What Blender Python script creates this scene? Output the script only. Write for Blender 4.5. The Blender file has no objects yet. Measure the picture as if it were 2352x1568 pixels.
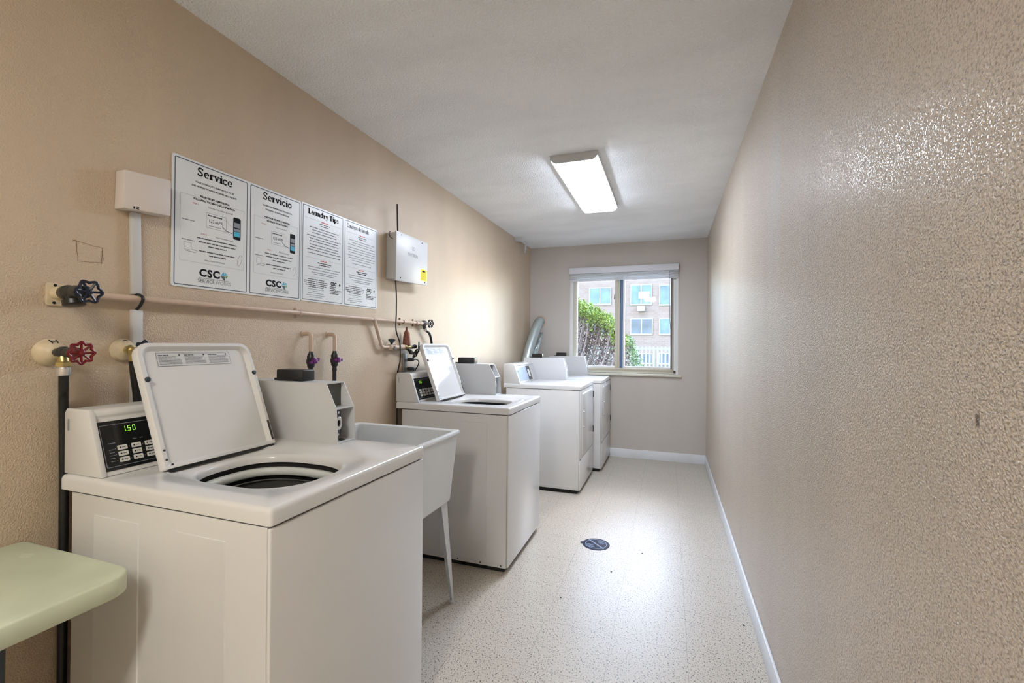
import bpy, bmesh, math, random
from mathutils import Vector, Matrix
random.seed(7)
SC = bpy.context.scene
COL = SC.collection
PI = math.pi

# ------------------------------------------------------------------ camera
XL, XR, YB, YF, H = -1.597, 0.385, 5.275, -2.3, 2.44
cam_d = bpy.data.cameras.new('camera')
cam = bpy.data.objects.new('camera', cam_d)
COL.objects.link(cam)
F, YAW, PITCH, ROLL, CH = 1038.25, .3336, .0033, .0086, 1.2867
cam_d.sensor_width = 36.0
cam_d.lens = F / 2352 * 36.0
cam_d.clip_start = .02
cam.location = (0, 0, CH)
_r = Vector((math.cos(YAW), math.sin(YAW), 0))
_f = Vector((-math.sin(YAW) * math.cos(PITCH), math.cos(YAW) * math.cos(PITCH), math.sin(PITCH)))
_u = _r.cross(_f)
_r2 = _r * math.cos(ROLL) + _u * math.sin(ROLL)
_u2 = -_r * math.sin(ROLL) + _u * math.cos(ROLL)
cam.matrix_world = Matrix(((_r2.x, _u2.x, -_f.x, 0), (_r2.y, _u2.y, -_f.y, 0), (_r2.z, _u2.z, -_f.z, CH), (0, 0, 0, 1)))
SC.camera = cam

# ------------------------------------------------------------------ world, sun, exposure
SKY_STRENGTH = 3.6
SUN_STRENGTH = 3.0
LAMP_NEAR = (45.0, (1.0, .96, .87))     # ceiling lamp behind the camera, warm tubes
LAMP_FAR = (41.0, (.82, .91, 1.06))      # ceiling lamp in view, cooler tubes
w = bpy.data.worlds.new('sky'); SC.world = w; w.use_nodes = True
nt = w.node_tree
bg = nt.nodes['Background']
sky = nt.nodes.new('ShaderNodeTexSky')
sky.sky_type = 'NISHITA'; sky.sun_disc = False; sky.sun_elevation = math.radians(48); sky.sun_rotation = math.radians(15)
nt.links.new(sky.outputs[0], bg.inputs[0])
bg.inputs[1].default_value = SKY_STRENGTH
sun_d = bpy.data.lights.new('sun', 'SUN'); sun_d.energy = SUN_STRENGTH; sun_d.angle = .01; sun_d.color = (1, .95, .86)
sun = bpy.data.objects.new('sun', sun_d); COL.objects.link(sun)
sun.rotation_euler = (math.radians(42), 0, math.radians(-28))
SC.view_settings.view_transform = 'Standard'
SC.view_settings.look = 'None'
SC.view_settings.exposure = 0.0
SC.view_settings.gamma = 1.0
SC.view_settings.use_curve_mapping = False
portal_d = bpy.data.lights.new('window_portal', 'AREA'); portal_d.shape = 'RECTANGLE'; portal_d.size = 1.2; portal_d.size_y = 1.2
portal_d.cycles.is_portal = True
portal = bpy.data.objects.new('window_portal', portal_d); COL.objects.link(portal)
portal.location = (-.5, YB + .16, 1.56); portal.rotation_euler = (-PI / 2, 0, 0)

# ------------------------------------------------------------------ materials
def new_mat(name):
    m = bpy.data.materials.new(name); m.use_nodes = True
    return m, m.node_tree, m.node_tree.nodes['Principled BSDF']
def lin(c):
    return tuple((v / 12.92 if v <= .04045 else ((v + .055) / 1.055) ** 2.4) for v in c)
def mat(name, rgb, rough=.5, metal=0.0, spec=.5, coat=0, noise=0, nscale=8, bump=0, bscale=60, emit=None, es=0):
    m, t, p = new_mat(name)
    p.inputs['Base Color'].default_value = (*rgb, 1)
    p.inputs['Roughness'].default_value = rough
    p.inputs['Metallic'].default_value = metal
    p.inputs['Specular IOR Level'].default_value = spec
    p.inputs['Coat Weight'].default_value = coat
    if emit:
        p.inputs['Emission Color'].default_value = (*emit, 1); p.inputs['Emission Strength'].default_value = es
    co = t.nodes.new('ShaderNodeTexCoord')
    if noise:
        n = t.nodes.new('ShaderNodeTexNoise'); n.inputs['Scale'].default_value = nscale; n.inputs['Detail'].default_value = 4
        t.links.new(co.outputs['Object'], n.inputs['Vector'])
        r = t.nodes.new('ShaderNodeValToRGB')
        r.color_ramp.elements[0].position = .3; r.color_ramp.elements[1].position = .7
        r.color_ramp.elements[0].color = (*[max(0, c * (1 - noise)) for c in rgb], 1)
        r.color_ramp.elements[1].color = (*[min(1, c * (1 + noise * .5)) for c in rgb], 1)
        t.links.new(n.outputs[0], r.inputs[0]); t.links.new(r.outputs[0], p.inputs['Base Color'])
    if bump:
        n = t.nodes.new('ShaderNodeTexNoise'); n.inputs['Scale'].default_value = bscale; n.inputs['Detail'].default_value = 3
        t.links.new(co.outputs['Object'], n.inputs['Vector'])
        b = t.nodes.new('ShaderNodeBump'); b.inputs['Strength'].default_value = bump; b.inputs['Distance'].default_value = .002
        t.links.new(n.outputs[0], b.inputs['Height']); t.links.new(b.outputs[0], p.inputs['Normal'])
    return m

def wall_mat(name, rgb, rough, bscale, bdist, patch=False):
    """painted orange-peel plaster: rollered bumps, slow waves and faint wear"""
    m, t, p = new_mat(name)
    N, Lk = t.nodes, t.links
    co = N.new('ShaderNodeTexCoord')
    n1 = N.new('ShaderNodeTexNoise'); n1.inputs['Scale'].default_value = bscale; n1.inputs['Detail'].default_value = 2.5; n1.inputs['Roughness'].default_value = .45
    n2 = N.new('ShaderNodeTexNoise'); n2.inputs['Scale'].default_value = 2.6; n2.inputs['Detail'].default_value = 2
    mp = N.new('ShaderNodeMapping'); mp.inputs['Scale'].default_value = (1, 2.2, .35)
    n3 = N.new('ShaderNodeTexNoise'); n3.inputs['Scale'].default_value = 2.0; n3.inputs['Detail'].default_value = 5
    Lk.new(co.outputs['Object'], n1.inputs['Vector']); Lk.new(co.outputs['Object'], n2.inputs['Vector'])
    Lk.new(co.outputs['Object'], mp.inputs['Vector']); Lk.new(mp.outputs[0], n3.inputs['Vector'])
    r1 = N.new('ShaderNodeValToRGB'); r1.color_ramp.elements[0].position = .38; r1.color_ramp.elements[1].position = .66
    Lk.new(n1.outputs[0], r1.inputs[0])
    b1 = N.new('ShaderNodeBump'); b1.inputs['Strength'].default_value = 1; b1.inputs['Distance'].default_value = bdist
    b2 = N.new('ShaderNodeBump'); b2.inputs['Strength'].default_value = 1; b2.inputs['Distance'].default_value = .004
    Lk.new(n2.outputs[0], b2.inputs['Height']); Lk.new(r1.outputs[0], b1.inputs['Height']); Lk.new(b2.outputs[0], b1.inputs['Normal'])
    Lk.new(b1.outputs[0], p.inputs['Normal'])
    cr = N.new('ShaderNodeValToRGB'); cr.color_ramp.elements[0].position = .3; cr.color_ramp.elements[1].position = .7
    cr.color_ramp.elements[0].color = (*[c * .93 for c in rgb], 1); cr.color_ramp.elements[1].color = (*[min(1, c * 1.04) for c in rgb], 1)
    Lk.new(n3.outputs[0], cr.inputs[0])
    out = cr.outputs[0]
    if patch:   # a paler strip of filler paint on the right wall and a small brown chip
        sx = N.new('ShaderNodeSeparateXYZ'); Lk.new(co.outputs['Object'], sx.inputs[0])
        def band(sock, c, h, soft):
            a = N.new('ShaderNodeMath'); a.operation = 'SUBTRACT'; a.inputs[1].default_value = c; Lk.new(sock, a.inputs[0])
            d = N.new('ShaderNodeMath'); d.operation = 'ABSOLUTE'; Lk.new(a.outputs[0], d.inputs[0])
            e = N.new('ShaderNodeMapRange'); e.inputs[1].default_value = h - soft; e.inputs[2].default_value = h + soft
            e.inputs[3].default_value = 1; e.inputs[4].default_value = 0; Lk.new(d.outputs[0], e.inputs[0]); return e.outputs[0]
        nn = N.new('ShaderNodeMath'); nn.operation = 'MULTIPLY_ADD'; nn.inputs[1].default_value = .25
        Lk.new(n3.outputs[0], nn.inputs[0]); Lk.new(sx.outputs[1], nn.inputs[2])
        yb = band(nn.outputs[0], 2.13, .09, .02); zb = band(sx.outputs[2], 1.85, .28, .08)
        mu = N.new('ShaderNodeMath'); mu.operation = 'MULTIPLY'; Lk.new(yb, mu.inputs[0]); Lk.new(zb, mu.inputs[1])
        m2 = N.new('ShaderNodeMath'); m2.operation = 'MULTIPLY'; m2.inputs[1].default_value = .45; Lk.new(mu.outputs[0], m2.inputs[0])
        mx = N.new('ShaderNodeMix'); mx.data_type = 'RGBA'; Lk.new(m2.outputs[0], mx.inputs[0]); Lk.new(out, mx.inputs[6]); mx.inputs[7].default_value = (.60, .58, .55, 1)
        y2 = band(sx.outputs[1], .764, .004, .002); z2 = band(sx.outputs[2], 1.19, .009, .003)
        m3 = N.new('ShaderNodeMath'); m3.operation = 'MULTIPLY'; Lk.new(y2, m3.inputs[0]); Lk.new(z2, m3.inputs[1])
        mx2 = N.new('ShaderNodeMix'); mx2.data_type = 'RGBA'; Lk.new(m3.outputs[0], mx2.inputs[0]); Lk.new(mx.outputs[2], mx2.inputs[6]); mx2.inputs[7].default_value = (.16, .10, .03, 1)
        out = mx2.outputs[2]
    if patch:   # fine grain worn into the paint
        n4 = N.new('ShaderNodeTexNoise'); n4.inputs['Scale'].default_value = 210; n4.inputs['Detail'].default_value = 1.5; Lk.new(co.outputs['Object'], n4.inputs['Vector'])
        r4 = N.new('ShaderNodeValToRGB'); e4 = r4.color_ramp.elements; e4[0].position = .30; e4[0].color = (.55, .52, .50, 1); e4[1].position = .52; e4[1].color = (1, 1, 1, 1); Lk.new(n4.outputs[0], r4.inputs[0])
        mg = N.new('ShaderNodeMix'); mg.data_type = 'RGBA'; mg.blend_type = 'MULTIPLY'; mg.inputs[0].default_value = 1; Lk.new(out, mg.inputs[6]); Lk.new(r4.outputs[0], mg.inputs[7]); out = mg.outputs[2]
    Lk.new(out, p.inputs['Base Color'])
    p.inputs['Roughness'].default_value = rough
    p.inputs['Specular IOR Level'].default_value = .8
    return m

BEIGE = (.60, .475, .345)
M = {}
M['wall'] = wall_mat('beige_gloss_paint', BEIGE, .29, 260, .0009)
M['wall_r'] = wall_mat('beige_gloss_paint_right', (.64, .54, .43), .28, 250, .0017, patch=True)
M['wall_b'] = wall_mat('beige_paint_far', (.575, .535, .495), .42, 200, .0006)
M['ceiling'] = wall_mat('white_textured_ceiling', (.915, .935, .96), .85, 120, .0020)
M['white'] = mat('white_enamel', (.70, .70, .70), .22, coat=.3, bump=.05, bscale=9)
M['white2'] = mat('white_powder_coat', (.62, .63, .645), .38)
M['trim'] = mat('white_trim_paint', (.78, .80, .83), .35, noise=.05, nscale=6)
M['tubplastic'] = mat('white_tub_plastic', (.68, .69, .69), .38, noise=.05, nscale=5)
M['ringplastic'] = mat('pale_ring_plastic', (.62, .65, .63), .3)
M['black'] = mat('black_plastic', (.012, .012, .013), .35)
M['blackgloss'] = mat('black_panel_film', (.008, .009, .010), .12)
M['rubber'] = mat('black_rubber_hose', (.012, .012, .012), .45, noise=.6, nscale=90)
M['darkgap'] = mat('dark_base', (.01, .01, .01), .8)
M['darkmetal'] = mat('dark_grey_recess_steel', (.09, .095, .09), .5)
M['greymetal'] = mat('grey_steel', (.30, .31, .31), .4, metal=.6)
M['basket'] = mat('grey_enamel_basket', (.10, .10, .095), .3)
M['silver'] = mat('bright_steel', (.72, .72, .72), .25, metal=.8)
M['key'] = mat('pale_key', (.70, .70, .68), .4)
M['ink'] = mat('black_ink', (.012, .013, .018), .7, spec=.15)
M['inkgrey'] = mat('grey_ink', (.055, .06, .075), .5)
M['inkpale'] = mat('faded_grey_ink', (.24, .27, .32), .5)
M['red'] = mat('red_ink', (.55, .03, .06), .5)
M['navy'] = mat('navy_border_ink', (.06, .09, .14), .5)
M['blue'] = mat('blue_ink', (.05, .25, .60), .5)
M['cyan'] = mat('cyan_ink', (.05, .45, .70), .5)
M['green'] = mat('green_ink', (.10, .45, .15), .5)
M['paper'] = mat('white_poster_board', (.80, .84, .885), .3)
M['green_led'] = mat('green_digits', (.1, .3, .02), .4, emit=(.35, 1.0, .08), es=1.6)
M['pipe'] = mat('pipe_painted_beige', (.60, .46, .36), .35, noise=.08, nscale=30)
M['cream'] = mat('cream_paint', (.66, .55, .38), .4, noise=.15, nscale=40)
M['brass'] = mat('brass', (.55, .45, .20), .3, metal=.8, noise=.3, nscale=60)
M['wheelred'] = mat('red_enamel_handwheel', (.16, .006, .012), .3)
M['wheelblue'] = mat('dark_blue_handwheel', (.008, .012, .03), .28)
M['valvedark'] = mat('dark_oxidised_valve', (.035, .033, .03), .42, noise=.5, nscale=80)
M['purple'] = mat('purple_lever', (.13, .012, .15), .3)
M['copper'] = mat('aged_copper', (.26, .10, .065), .5, metal=.3, noise=.45, nscale=70)
M['green_table'] = mat('pale_green_plastic', (.58, .63, .49), .4, noise=.06, nscale=12)
M['leg_dark'] = mat('dark_blue_grey_steel', (.03, .045, .055), .4, metal=.3)
M['yellow'] = mat('yellow_label', (.85, .72, .02), .5)
M['pencil'] = mat('brown_pencil', (.20, .10, .06), .7)
M['frame'] = mat('beige_window_frame', (.62, .58, .47), .45)
M['framewhite'] = mat('white_window_frame', (.80, .81, .80), .4)
M['bluestrip'] = mat('blue_grey_strip', (.10, .18, .34), .35)
M['brownstrip'] = mat('brown_seal', (.22, .17, .14), .5)
M['blind'] = mat('white_blind', (.76, .78, .84), .4)
M['foil'] = mat('aluminium_foil', (.62, .72, .74), .3, metal=.75, bump=1, bscale=45)
M['iron'] = mat('blue_black_iron', (.010, .014, .035), .6, spec=.2)
M['ironlight'] = mat('worn_bright_iron', (.20, .27, .42), .5, spec=.3)
M['brick'] = None
def diffuser():
    m, t, p = new_mat('lit_diffuser')
    return m
for nm, (st, c) in (('lamp_near', LAMP_NEAR), ('lamp_far', LAMP_FAR)):
    M[nm] = mat(nm + '_diffuser', (.9, .9, .9), .4, emit=c, es=st)

def floor_mat():
    m, t, p = new_mat('speckled_vinyl_tile'); N, Lk = t.nodes, t.links
    co = N.new('ShaderNodeTexCoord')
    base = (.56, .505, .43)
    n = N.new('ShaderNodeTexNoise'); n.inputs['Scale'].default_value = 175; n.inputs['Detail'].default_value = 1.5
    mp = N.new('ShaderNodeMapping'); mp.inputs['Scale'].default_value = (1, .75, 1); mp.inputs['Rotation'].default_value = (0, 0, .6)
    Lk.new(co.outputs['Object'], mp.inputs[0]); Lk.new(mp.outputs[0], n.inputs['Vector'])
    r = N.new('ShaderNodeValToRGB'); e = r.color_ramp.elements
    e[0].position = .33; e[0].color = (.08, .075, .07, 1); e[1].position = .42; e[1].color = (*base, 1)
    x = e.new(.62); x.color = (*base, 1); x = e.new(.70); x.color = (.70, .65, .57, 1)
    Lk.new(n.outputs[0], r.inputs[0])
    n2 = N.new('ShaderNodeTexNoise'); n2.inputs['Scale'].default_value = 3.2; n2.inputs['Detail'].default_value = 5
    Lk.new(co.outputs['Object'], n2.inputs['Vector'])
    r2 = N.new('ShaderNodeValToRGB'); r2.color_ramp.elements[0].position = .35; r2.color_ramp.elements[0].color = (.955, .955, .945, 1); r2.color_ramp.elements[1].position = .7; r2.color_ramp.elements[1].color = (1, 1, 1, 1)
    Lk.new(n2.outputs[0], r2.inputs[0])
    mul = N.new('ShaderNodeMix'); mul.data_type = 'RGBA'; mul.blend_type = 'MULTIPLY'; mul.inputs[0].default_value = 1
    Lk.new(r.outputs[0], mul.inputs[6]); Lk.new(r2.outputs[0], mul.inputs[7])
    br = N.new('ShaderNodeTexBrick'); br.offset = 0; br.inputs['Scale'].default_value = 1; br.inputs['Mortar Size'].default_value = .0016
    br.inputs['Brick Width'].default_value = .3085; br.inputs['Row Height'].default_value = .3085; br.inputs['Mortar Smooth'].default_value = .4
    m2 = N.new('ShaderNodeMapping'); m2.inputs['Location'].default_value = (-.082 + .3085 * 10, .12 + .3085 * 20, 0)
    Lk.new(co.outputs['Object'], m2.inputs[0]); Lk.new(m2.outputs[0], br.inputs['Vector'])
    br.inputs['Color1'].default_value = (1, 1, 1, 1); br.inputs['Color2'].default_value = (.985, .985, .985, 1); br.inputs['Mortar'].default_value = (.72, .71, .70, 1)
    mu2 = N.new('ShaderNodeMix'); mu2.data_type = 'RGBA'; mu2.blend_type = 'MULTIPLY'; mu2.inputs[0].default_value = 1
    Lk.new(mul.outputs[2], mu2.inputs[6]); Lk.new(br.outputs[0], mu2.inputs[7])
    Lk.new(mu2.outputs[2], p.inputs['Base Color'])
    rr = N.new('ShaderNodeMapRange'); rr.inputs[3].default_value = .34; rr.inputs[4].default_value = .42
    Lk.new(n2.outputs[0], rr.inputs[0]); Lk.new(rr.outputs[0], p.inputs['Roughness'])
    b = N.new('ShaderNodeBump'); b.inputs['Strength'].default_value = .5; b.inputs['Distance'].default_value = .0015
    n3 = N.new('ShaderNodeTexNoise'); n3.inputs['Scale'].default_value = 7; Lk.new(co.outputs['Object'], n3.inputs['Vector'])
    Lk.new(n3.outputs[0], b.inputs['Height']); Lk.new(b.outputs[0], p.inputs['Normal'])
    p.inputs['Specular IOR Level'].default_value = .42
    p.inputs['Coat Weight'].default_value = .0; p.inputs['Coat Roughness'].default_value = .35
    return m
M['floor'] = floor_mat()

def glass_mat():
    m = bpy.data.materials.new('window_glass'); m.use_nodes = True; t = m.node_tree; t.nodes.clear()
    o = t.nodes.new('ShaderNodeOutputMaterial'); mx = t.nodes.new('ShaderNodeMixShader')
    tr = t.nodes.new('ShaderNodeBsdfTransparent'); gl = t.nodes.new('ShaderNodeBsdfGlossy'); gl.inputs['Roughness'].default_value = .02
    fr = t.nodes.new('ShaderNodeFresnel'); fr.inputs[0].default_value = 1.45
    tr.inputs[0].default_value = (.96, .98, .98, 1)
    t.links.new(fr.outputs[0], mx.inputs[0]); t.links.new(tr.outputs[0], mx.inputs[1]); t.links.new(gl.outputs[0], mx.inputs[2]); t.links.new(mx.outputs[0], o.inputs[0])
    return m
M['glass'] = glass_mat()
def brick_mat():
    m, t, p = new_mat('pale_brick'); N, Lk = t.nodes, t.links
    co = N.new('ShaderNodeTexCoord'); mp = N.new('ShaderNodeMapping'); mp.inputs['Rotation'].default_value = (PI / 2, 0, 0)
    br = N.new('ShaderNodeTexBrick'); br.inputs['Scale'].default_value = 1; br.inputs['Brick Width'].default_value = .42; br.inputs['Row Height'].default_value = .16; br.inputs['Mortar Size'].default_value = .012
    br.inputs['Color1'].default_value = (.155, .102, .078, 1); br.inputs['Color2'].default_value = (.175, .122, .098, 1); br.inputs['Mortar'].default_value = (.18, .15, .13, 1)
    Lk.new(co.outputs['Object'], mp.inputs[0]); Lk.new(mp.outputs[0], br.inputs['Vector']); Lk.new(br.outputs[0], p.inputs['Base Color'])
    p.inputs['Roughness'].default_value = .85
    return m
M['brick'] = brick_mat()
M['farglass'] = mat('far_window_glass', (.06, .10, .11), .4, noise=.5, nscale=1.2)
M['farglassdark'] = mat('far_window_glass_dark', (.05, .06, .075), .4, noise=.5, nscale=1.2)
M['concrete'] = mat('pale_concrete', (.55, .54, .52), .9, noise=.1, nscale=2)
M['ground'] = mat('outdoor_paving', (.11, .11, .095), .95, noise=.2, nscale=2)
M['leaf'] = mat('bright_green_foliage', (.13, .19, .012), .6, noise=.5, nscale=14)
M['leafdark'] = mat('dry_brown_foliage', (.15, .105, .085), .8, noise=.6, nscale=14)
M['bark'] = mat('grey_brown_bark', (.15, .115, .105), .9, noise=.4, nscale=20)
M['farframe'] = mat('darkened_far_frame', (.22, .22, .21), .6)  # white frames darkened in colour to offset the strong sky
M['picket'] = mat('pale_picket_paint', (.19, .205, .19), .6)

# ------------------------------------------------------------------ geometry helpers
class MB:
    def __init__(s): s.v = []; s.f = []; s.m = []
    def add(s, verts, faces, mi=0):
        o = len(s.v); s.v += [tuple(v) for v in verts]; s.f += [tuple(i + o for i in f) for f in faces]; s.m += [mi] * len(faces)
    def box(s, x0, x1, y0, y1, z0, z1, bev=0, mi=0, seg=2):
        if x0 > x1: x0, x1 = x1, x0
        if y0 > y1: y0, y1 = y1, y0
        if z0 > z1: z0, z1 = z1, z0
        if not bev:
            s.add([(x, y, z) for x in (x0, x1) for y in (y0, y1) for z in (z0, z1)],
                  [(0, 1, 3, 2), (4, 6, 7, 5), (0, 4, 5, 1), (2, 3, 7, 6), (0, 2, 6, 4), (1, 5, 7, 3)], mi); return
        b = bmesh.new(); bmesh.ops.create_cube(b, size=1)
        for v in b.verts: v.co = Vector(((x0 + x1) / 2 + v.co.x * (x1 - x0), (y0 + y1) / 2 + v.co.y * (y1 - y0), (z0 + z1) / 2 + v.co.z * (z1 - z0)))
        bmesh.ops.bevel(b, geom=list(b.edges), offset=bev, segments=seg, profile=.5, affect='EDGES')
        s.bm(b, mi)
    def bm(s, b, mi=0):
        b.verts.index_update(); s.add([v.co[:] for v in b.verts], [[v.index for v in f.verts] for f in b.faces], mi); b.free()
    def obox(s, c, ax, ay, az, hx, hy, hz, mi=0):
        c = Vector(c); ax, ay, az = Vector(ax), Vector(ay), Vector(az)
        vs = [c + ax * (hx * i) + ay * (hy * j) + az * (hz * k) for i in (-1, 1) for j in (-1, 1) for k in (-1, 1)]
        s.add(vs, [(0, 1, 3, 2), (4, 6, 7, 5), (0, 4, 5, 1), (2, 3, 7, 6), (0, 2, 6, 4), (1, 5, 7, 3)], mi)
    def prism(s, prof, y0, y1, bev=0, mi=0, axis='y'):
        b = bmesh.new()
        def P(a, c, t): return (a, t, c) if axis == 'y' else ((t, a, c) if axis == 'x' else (a, c, t))
        f0 = b.faces.new([b.verts.new(P(a, c, y0)) for a, c in prof]); f1 = b.faces.new([b.verts.new(P(a, c, y1)) for a, c in reversed(prof)])
        n = len(prof); A = list(f0.verts); B = list(reversed(f1.verts))
        for i in range(n): b.faces.new((A[i], A[(i + 1) % n], B[(i + 1) % n], B[i]))
        bmesh.ops.recalc_face_normals(b, faces=b.faces)
        if bev: bmesh.ops.bevel(b, geom=list(b.edges), offset=bev, segments=2, profile=.5, affect='EDGES')
        s.bm(b, mi)
    def tube(s, path, r, n=12, mi=0, cap=True):
        pts = [Vector(p) for p in path]; R = r if isinstance(r, (list, tuple)) else [r] * len(pts)
        d0 = (pts[1] - pts[0]).normalized(); up = Vector((0, 0, 1)) if abs(d0.z) < .9 else Vector((1, 0, 0))
        u = d0.cross(up).normalized(); vs = []; fs = []
        for i, p in enumerate(pts):
            if i == 0: d = pts[1] - pts[0]
            elif i == len(pts) - 1: d = pts[-1] - pts[-2]
            else: d = (pts[i + 1] - p).normalized() + (p - pts[i - 1]).normalized()
            d.normalize(); u = (u - d * u.dot(d)).normalized(); v = d.cross(u)
            for k in range(n):
                a = 2 * PI * k / n; vs.append(p + (u * math.cos(a) + v * math.sin(a)) * R[i])
        for i in range(len(pts) - 1):
            for k in range(n):
                fs.append((i * n + k, i * n + (k + 1) % n, (i + 1) * n + (k + 1) % n, (i + 1) * n + k))
        if cap: fs.append(tuple(range(n))[::-1]); fs.append(tuple((len(pts) - 1) * n + k for k in range(n)))
        s.add(vs, fs, mi)
    def lathe(s, o, ax, prof, n=24, mi=0):
        """prof: (distance along axis, radius)"""
        o = Vector(o); ax = Vector(ax).normalized(); s.tube([o + ax * a for a, _ in prof], [max(r, .0002) for _, r in prof], n, mi) if False else None
        up = Vector((0, 0, 1)) if abs(ax.z) < .9 else Vector((1, 0, 0)); u = ax.cross(up).normalized(); v = ax.cross(u)
        vs = []; fs = []
        for a, r in prof:
            for k in range(n):
                t = 2 * PI * k / n; vs.append(o + ax * a + (u * math.cos(t) + v * math.sin(t)) * max(r, 1e-4))
        for i in range(len(prof) - 1):
            for k in range(n): fs.append((i * n + k, i * n + (k + 1) % n, (i + 1) * n + (k + 1) % n, (i + 1) * n + k))
        fs.append(tuple(range(n))[::-1]); fs.append(tuple((len(prof) - 1) * n + k for k in range(n)))
        s.add(vs, fs, mi)
    def loft(s, rings, mi=0, cap0=False, cap1=False, close=True):
        n = len(rings[0]); vs = [p for r in rings for p in r]; fs = []
        for i in range(len(rings) - 1):
            for k in range(n if close else n - 1): fs.append((i * n + k, i * n + (k + 1) % n, (i + 1) * n + (k + 1) % n, (i + 1) * n + k))
        if cap0: fs.append(tuple(range(n))[::-1])
        if cap1: fs.append(tuple((len(rings) - 1) * n + k for k in range(n)))
        s.add(vs, fs, mi)
    def xf(s, f): s.v = [tuple(f(*v)) for v in s.v]; return s
    def build(s, name, mats, parent=None, ang=32, smooth=True, recalc=True):
        me = bpy.data.meshes.new(name); me.from_pydata(s.v, [], s.f)
        if not isinstance(mats, (list, tuple)): mats = [mats]
        for mm in mats: me.materials.append(mm)
        for p, i in zip(me.polygons, s.m): p.material_index = i
        if recalc:
            b = bmesh.new(); b.from_mesh(me); bmesh.ops.recalc_face_normals(b, faces=b.faces); b.to_mesh(me); b.free()
        if smooth:
            me.polygons.foreach_set('use_smooth', [True] * len(me.polygons)); me.set_sharp_from_angle(angle=math.radians(ang))
        me.update()
        o = bpy.data.objects.new(name, me); COL.objects.link(o)
        if parent:
            o.parent = parent
            o.matrix_parent_inverse = world_of(parent).inverted()
        return o
def world_of(o):
    m = Matrix.LocRotScale(o.location, o.rotation_euler, o.scale)
    return (world_of(o.parent) @ o.matrix_parent_inverse @ m) if o.parent else m
def tag(o, label=None, cat=None, group=None, kind=None):
    if label: o['label'] = label
    if cat: o['category'] = cat
    if group: o['group'] = group
    if kind: o['kind'] = kind
    return o
def thing(name, loc, label, cat, group=None):
    o = bpy.data.objects.new(name, None); COL.objects.link(o); o.location = loc; o.empty_display_size = .05
    return tag(o, label, cat, group)
def struct(o): o['kind'] = 'structure'; return o
def copy_tree(o, parent=None):
    c = o.copy(); COL.objects.link(c)
    if parent: c.parent = parent; c.matrix_parent_inverse = o.matrix_parent_inverse.copy()
    for ch in [x for x in bpy.data.objects if x.parent == o]: copy_tree(ch, c)
    return c
def rrect(x0, x1, y0, y1, r, n=6):
    """rounded rectangle outline, r may be a 4-list (x0y0, x1y0, x1y1, x0y1)"""
    R = r if isinstance(r, (list, tuple)) else [r] * 4; out = []
    for (cx, cy, a0), q in zip((((x0 + R[0]), (y0 + R[0]), PI), ((x1 - R[1]), (y0 + R[1]), 1.5 * PI), ((x1 - R[2]), (y1 - R[2]), 0), ((x0 + R[3]), (y1 - R[3]), .5 * PI)), R):
        for k in range(n + 1):
            a = a0 + (PI / 2) * k / n; out.append((cx + q * math.cos(a), cy + q * math.sin(a)))
    return out
def arc(c, r, a0, a1, n, f): return [f(c[0] + r * math.cos(a0 + (a1 - a0) * i / n), c[1] + r * math.sin(a0 + (a1 - a0) * i / n)) for i in range(n + 1)]
def smooth_path(pts, n=8):
    """Catmull-Rom through the points"""
    P = [Vector(p) for p in pts]; P = [P[0] * 2 - P[1]] + P + [P[-1] * 2 - P[-2]]; out = []
    for i in range(1, len(P) - 2):
        for k in range(n):
            t = k / n; a, b, c, d = P[i - 1:i + 3]
            out.append(.5 * ((2 * b) + (c - a) * t + (2 * a - 5 * b + 4 * c - d) * t * t + (3 * b - a - 3 * c + d) * t ** 3))
    out.append(P[-2]); return out

# writing -----------------------------------------------------------
def text_geo(body, size, align='CENTER', bold=0, sx=1.0, shear=0, sp=1.0):
    cu = bpy.data.curves.new('t', 'FONT'); cu.body = body; cu.size = size; cu.align_x = align; cu.align_y = 'CENTER'; cu.offset = bold; cu.shear = shear; cu.space_character = sp
    cu.resolution_u = 3
    ob = bpy.data.objects.new('t', cu); COL.objects.link(ob); bpy.context.view_layer.update()
    me = bpy.data.meshes.new_from_object(ob.evaluated_get(bpy.context.evaluated_depsgraph_get()))
    vs = [(v.co.x * sx, v.co.y) for v in me.vertices]; fs = [tuple(p.vertices) for p in me.polygons]
    bpy.data.objects.remove(ob); bpy.data.curves.remove(cu); bpy.data.meshes.remove(me)
    return vs, fs
def put_text(mb, body, size, at, fn, mi=0, **k):
    vs, fs = text_geo(body, size, **k); mb.add([fn(at[0] + x, at[1] + y) for x, y in vs], fs, mi)
def quad(mb, a0, a1, b0, b1, fn, mi=0): mb.add([fn(a0, b0), fn(a1, b0), fn(a1, b1), fn(a0, b1)], [(0, 1, 2, 3)], mi)
def bar_line(mb, ac, b, width, h, fn, rnd, mi=0, align=0):
    """a line of print too small to read: word-long dashes"""
    a = ac - width / 2 if align == 0 else ac; end = a + width
    while a < end:
        wl = rnd.uniform(2.0, 7) * h; e = min(a + wl, end); quad(mb, a, e, b - h * .42, b + h * .42, fn, mi); a = e + h * .45
def ring_rect(mb, a0, a1, b0, b1, t, fn, mi=0, r=.004):
    o = rrect(a0, a1, b0, b1, r); i = rrect(a0 + t, a1 - t, b0 + t, b1 - t, max(r - t, .0005)); n = len(o)
    mb.add([fn(*p) for p in o] + [fn(*p) for p in i], [(k, (k + 1) % n, (k + 1) % n + n, k + n) for k in range(n)], mi)
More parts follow.
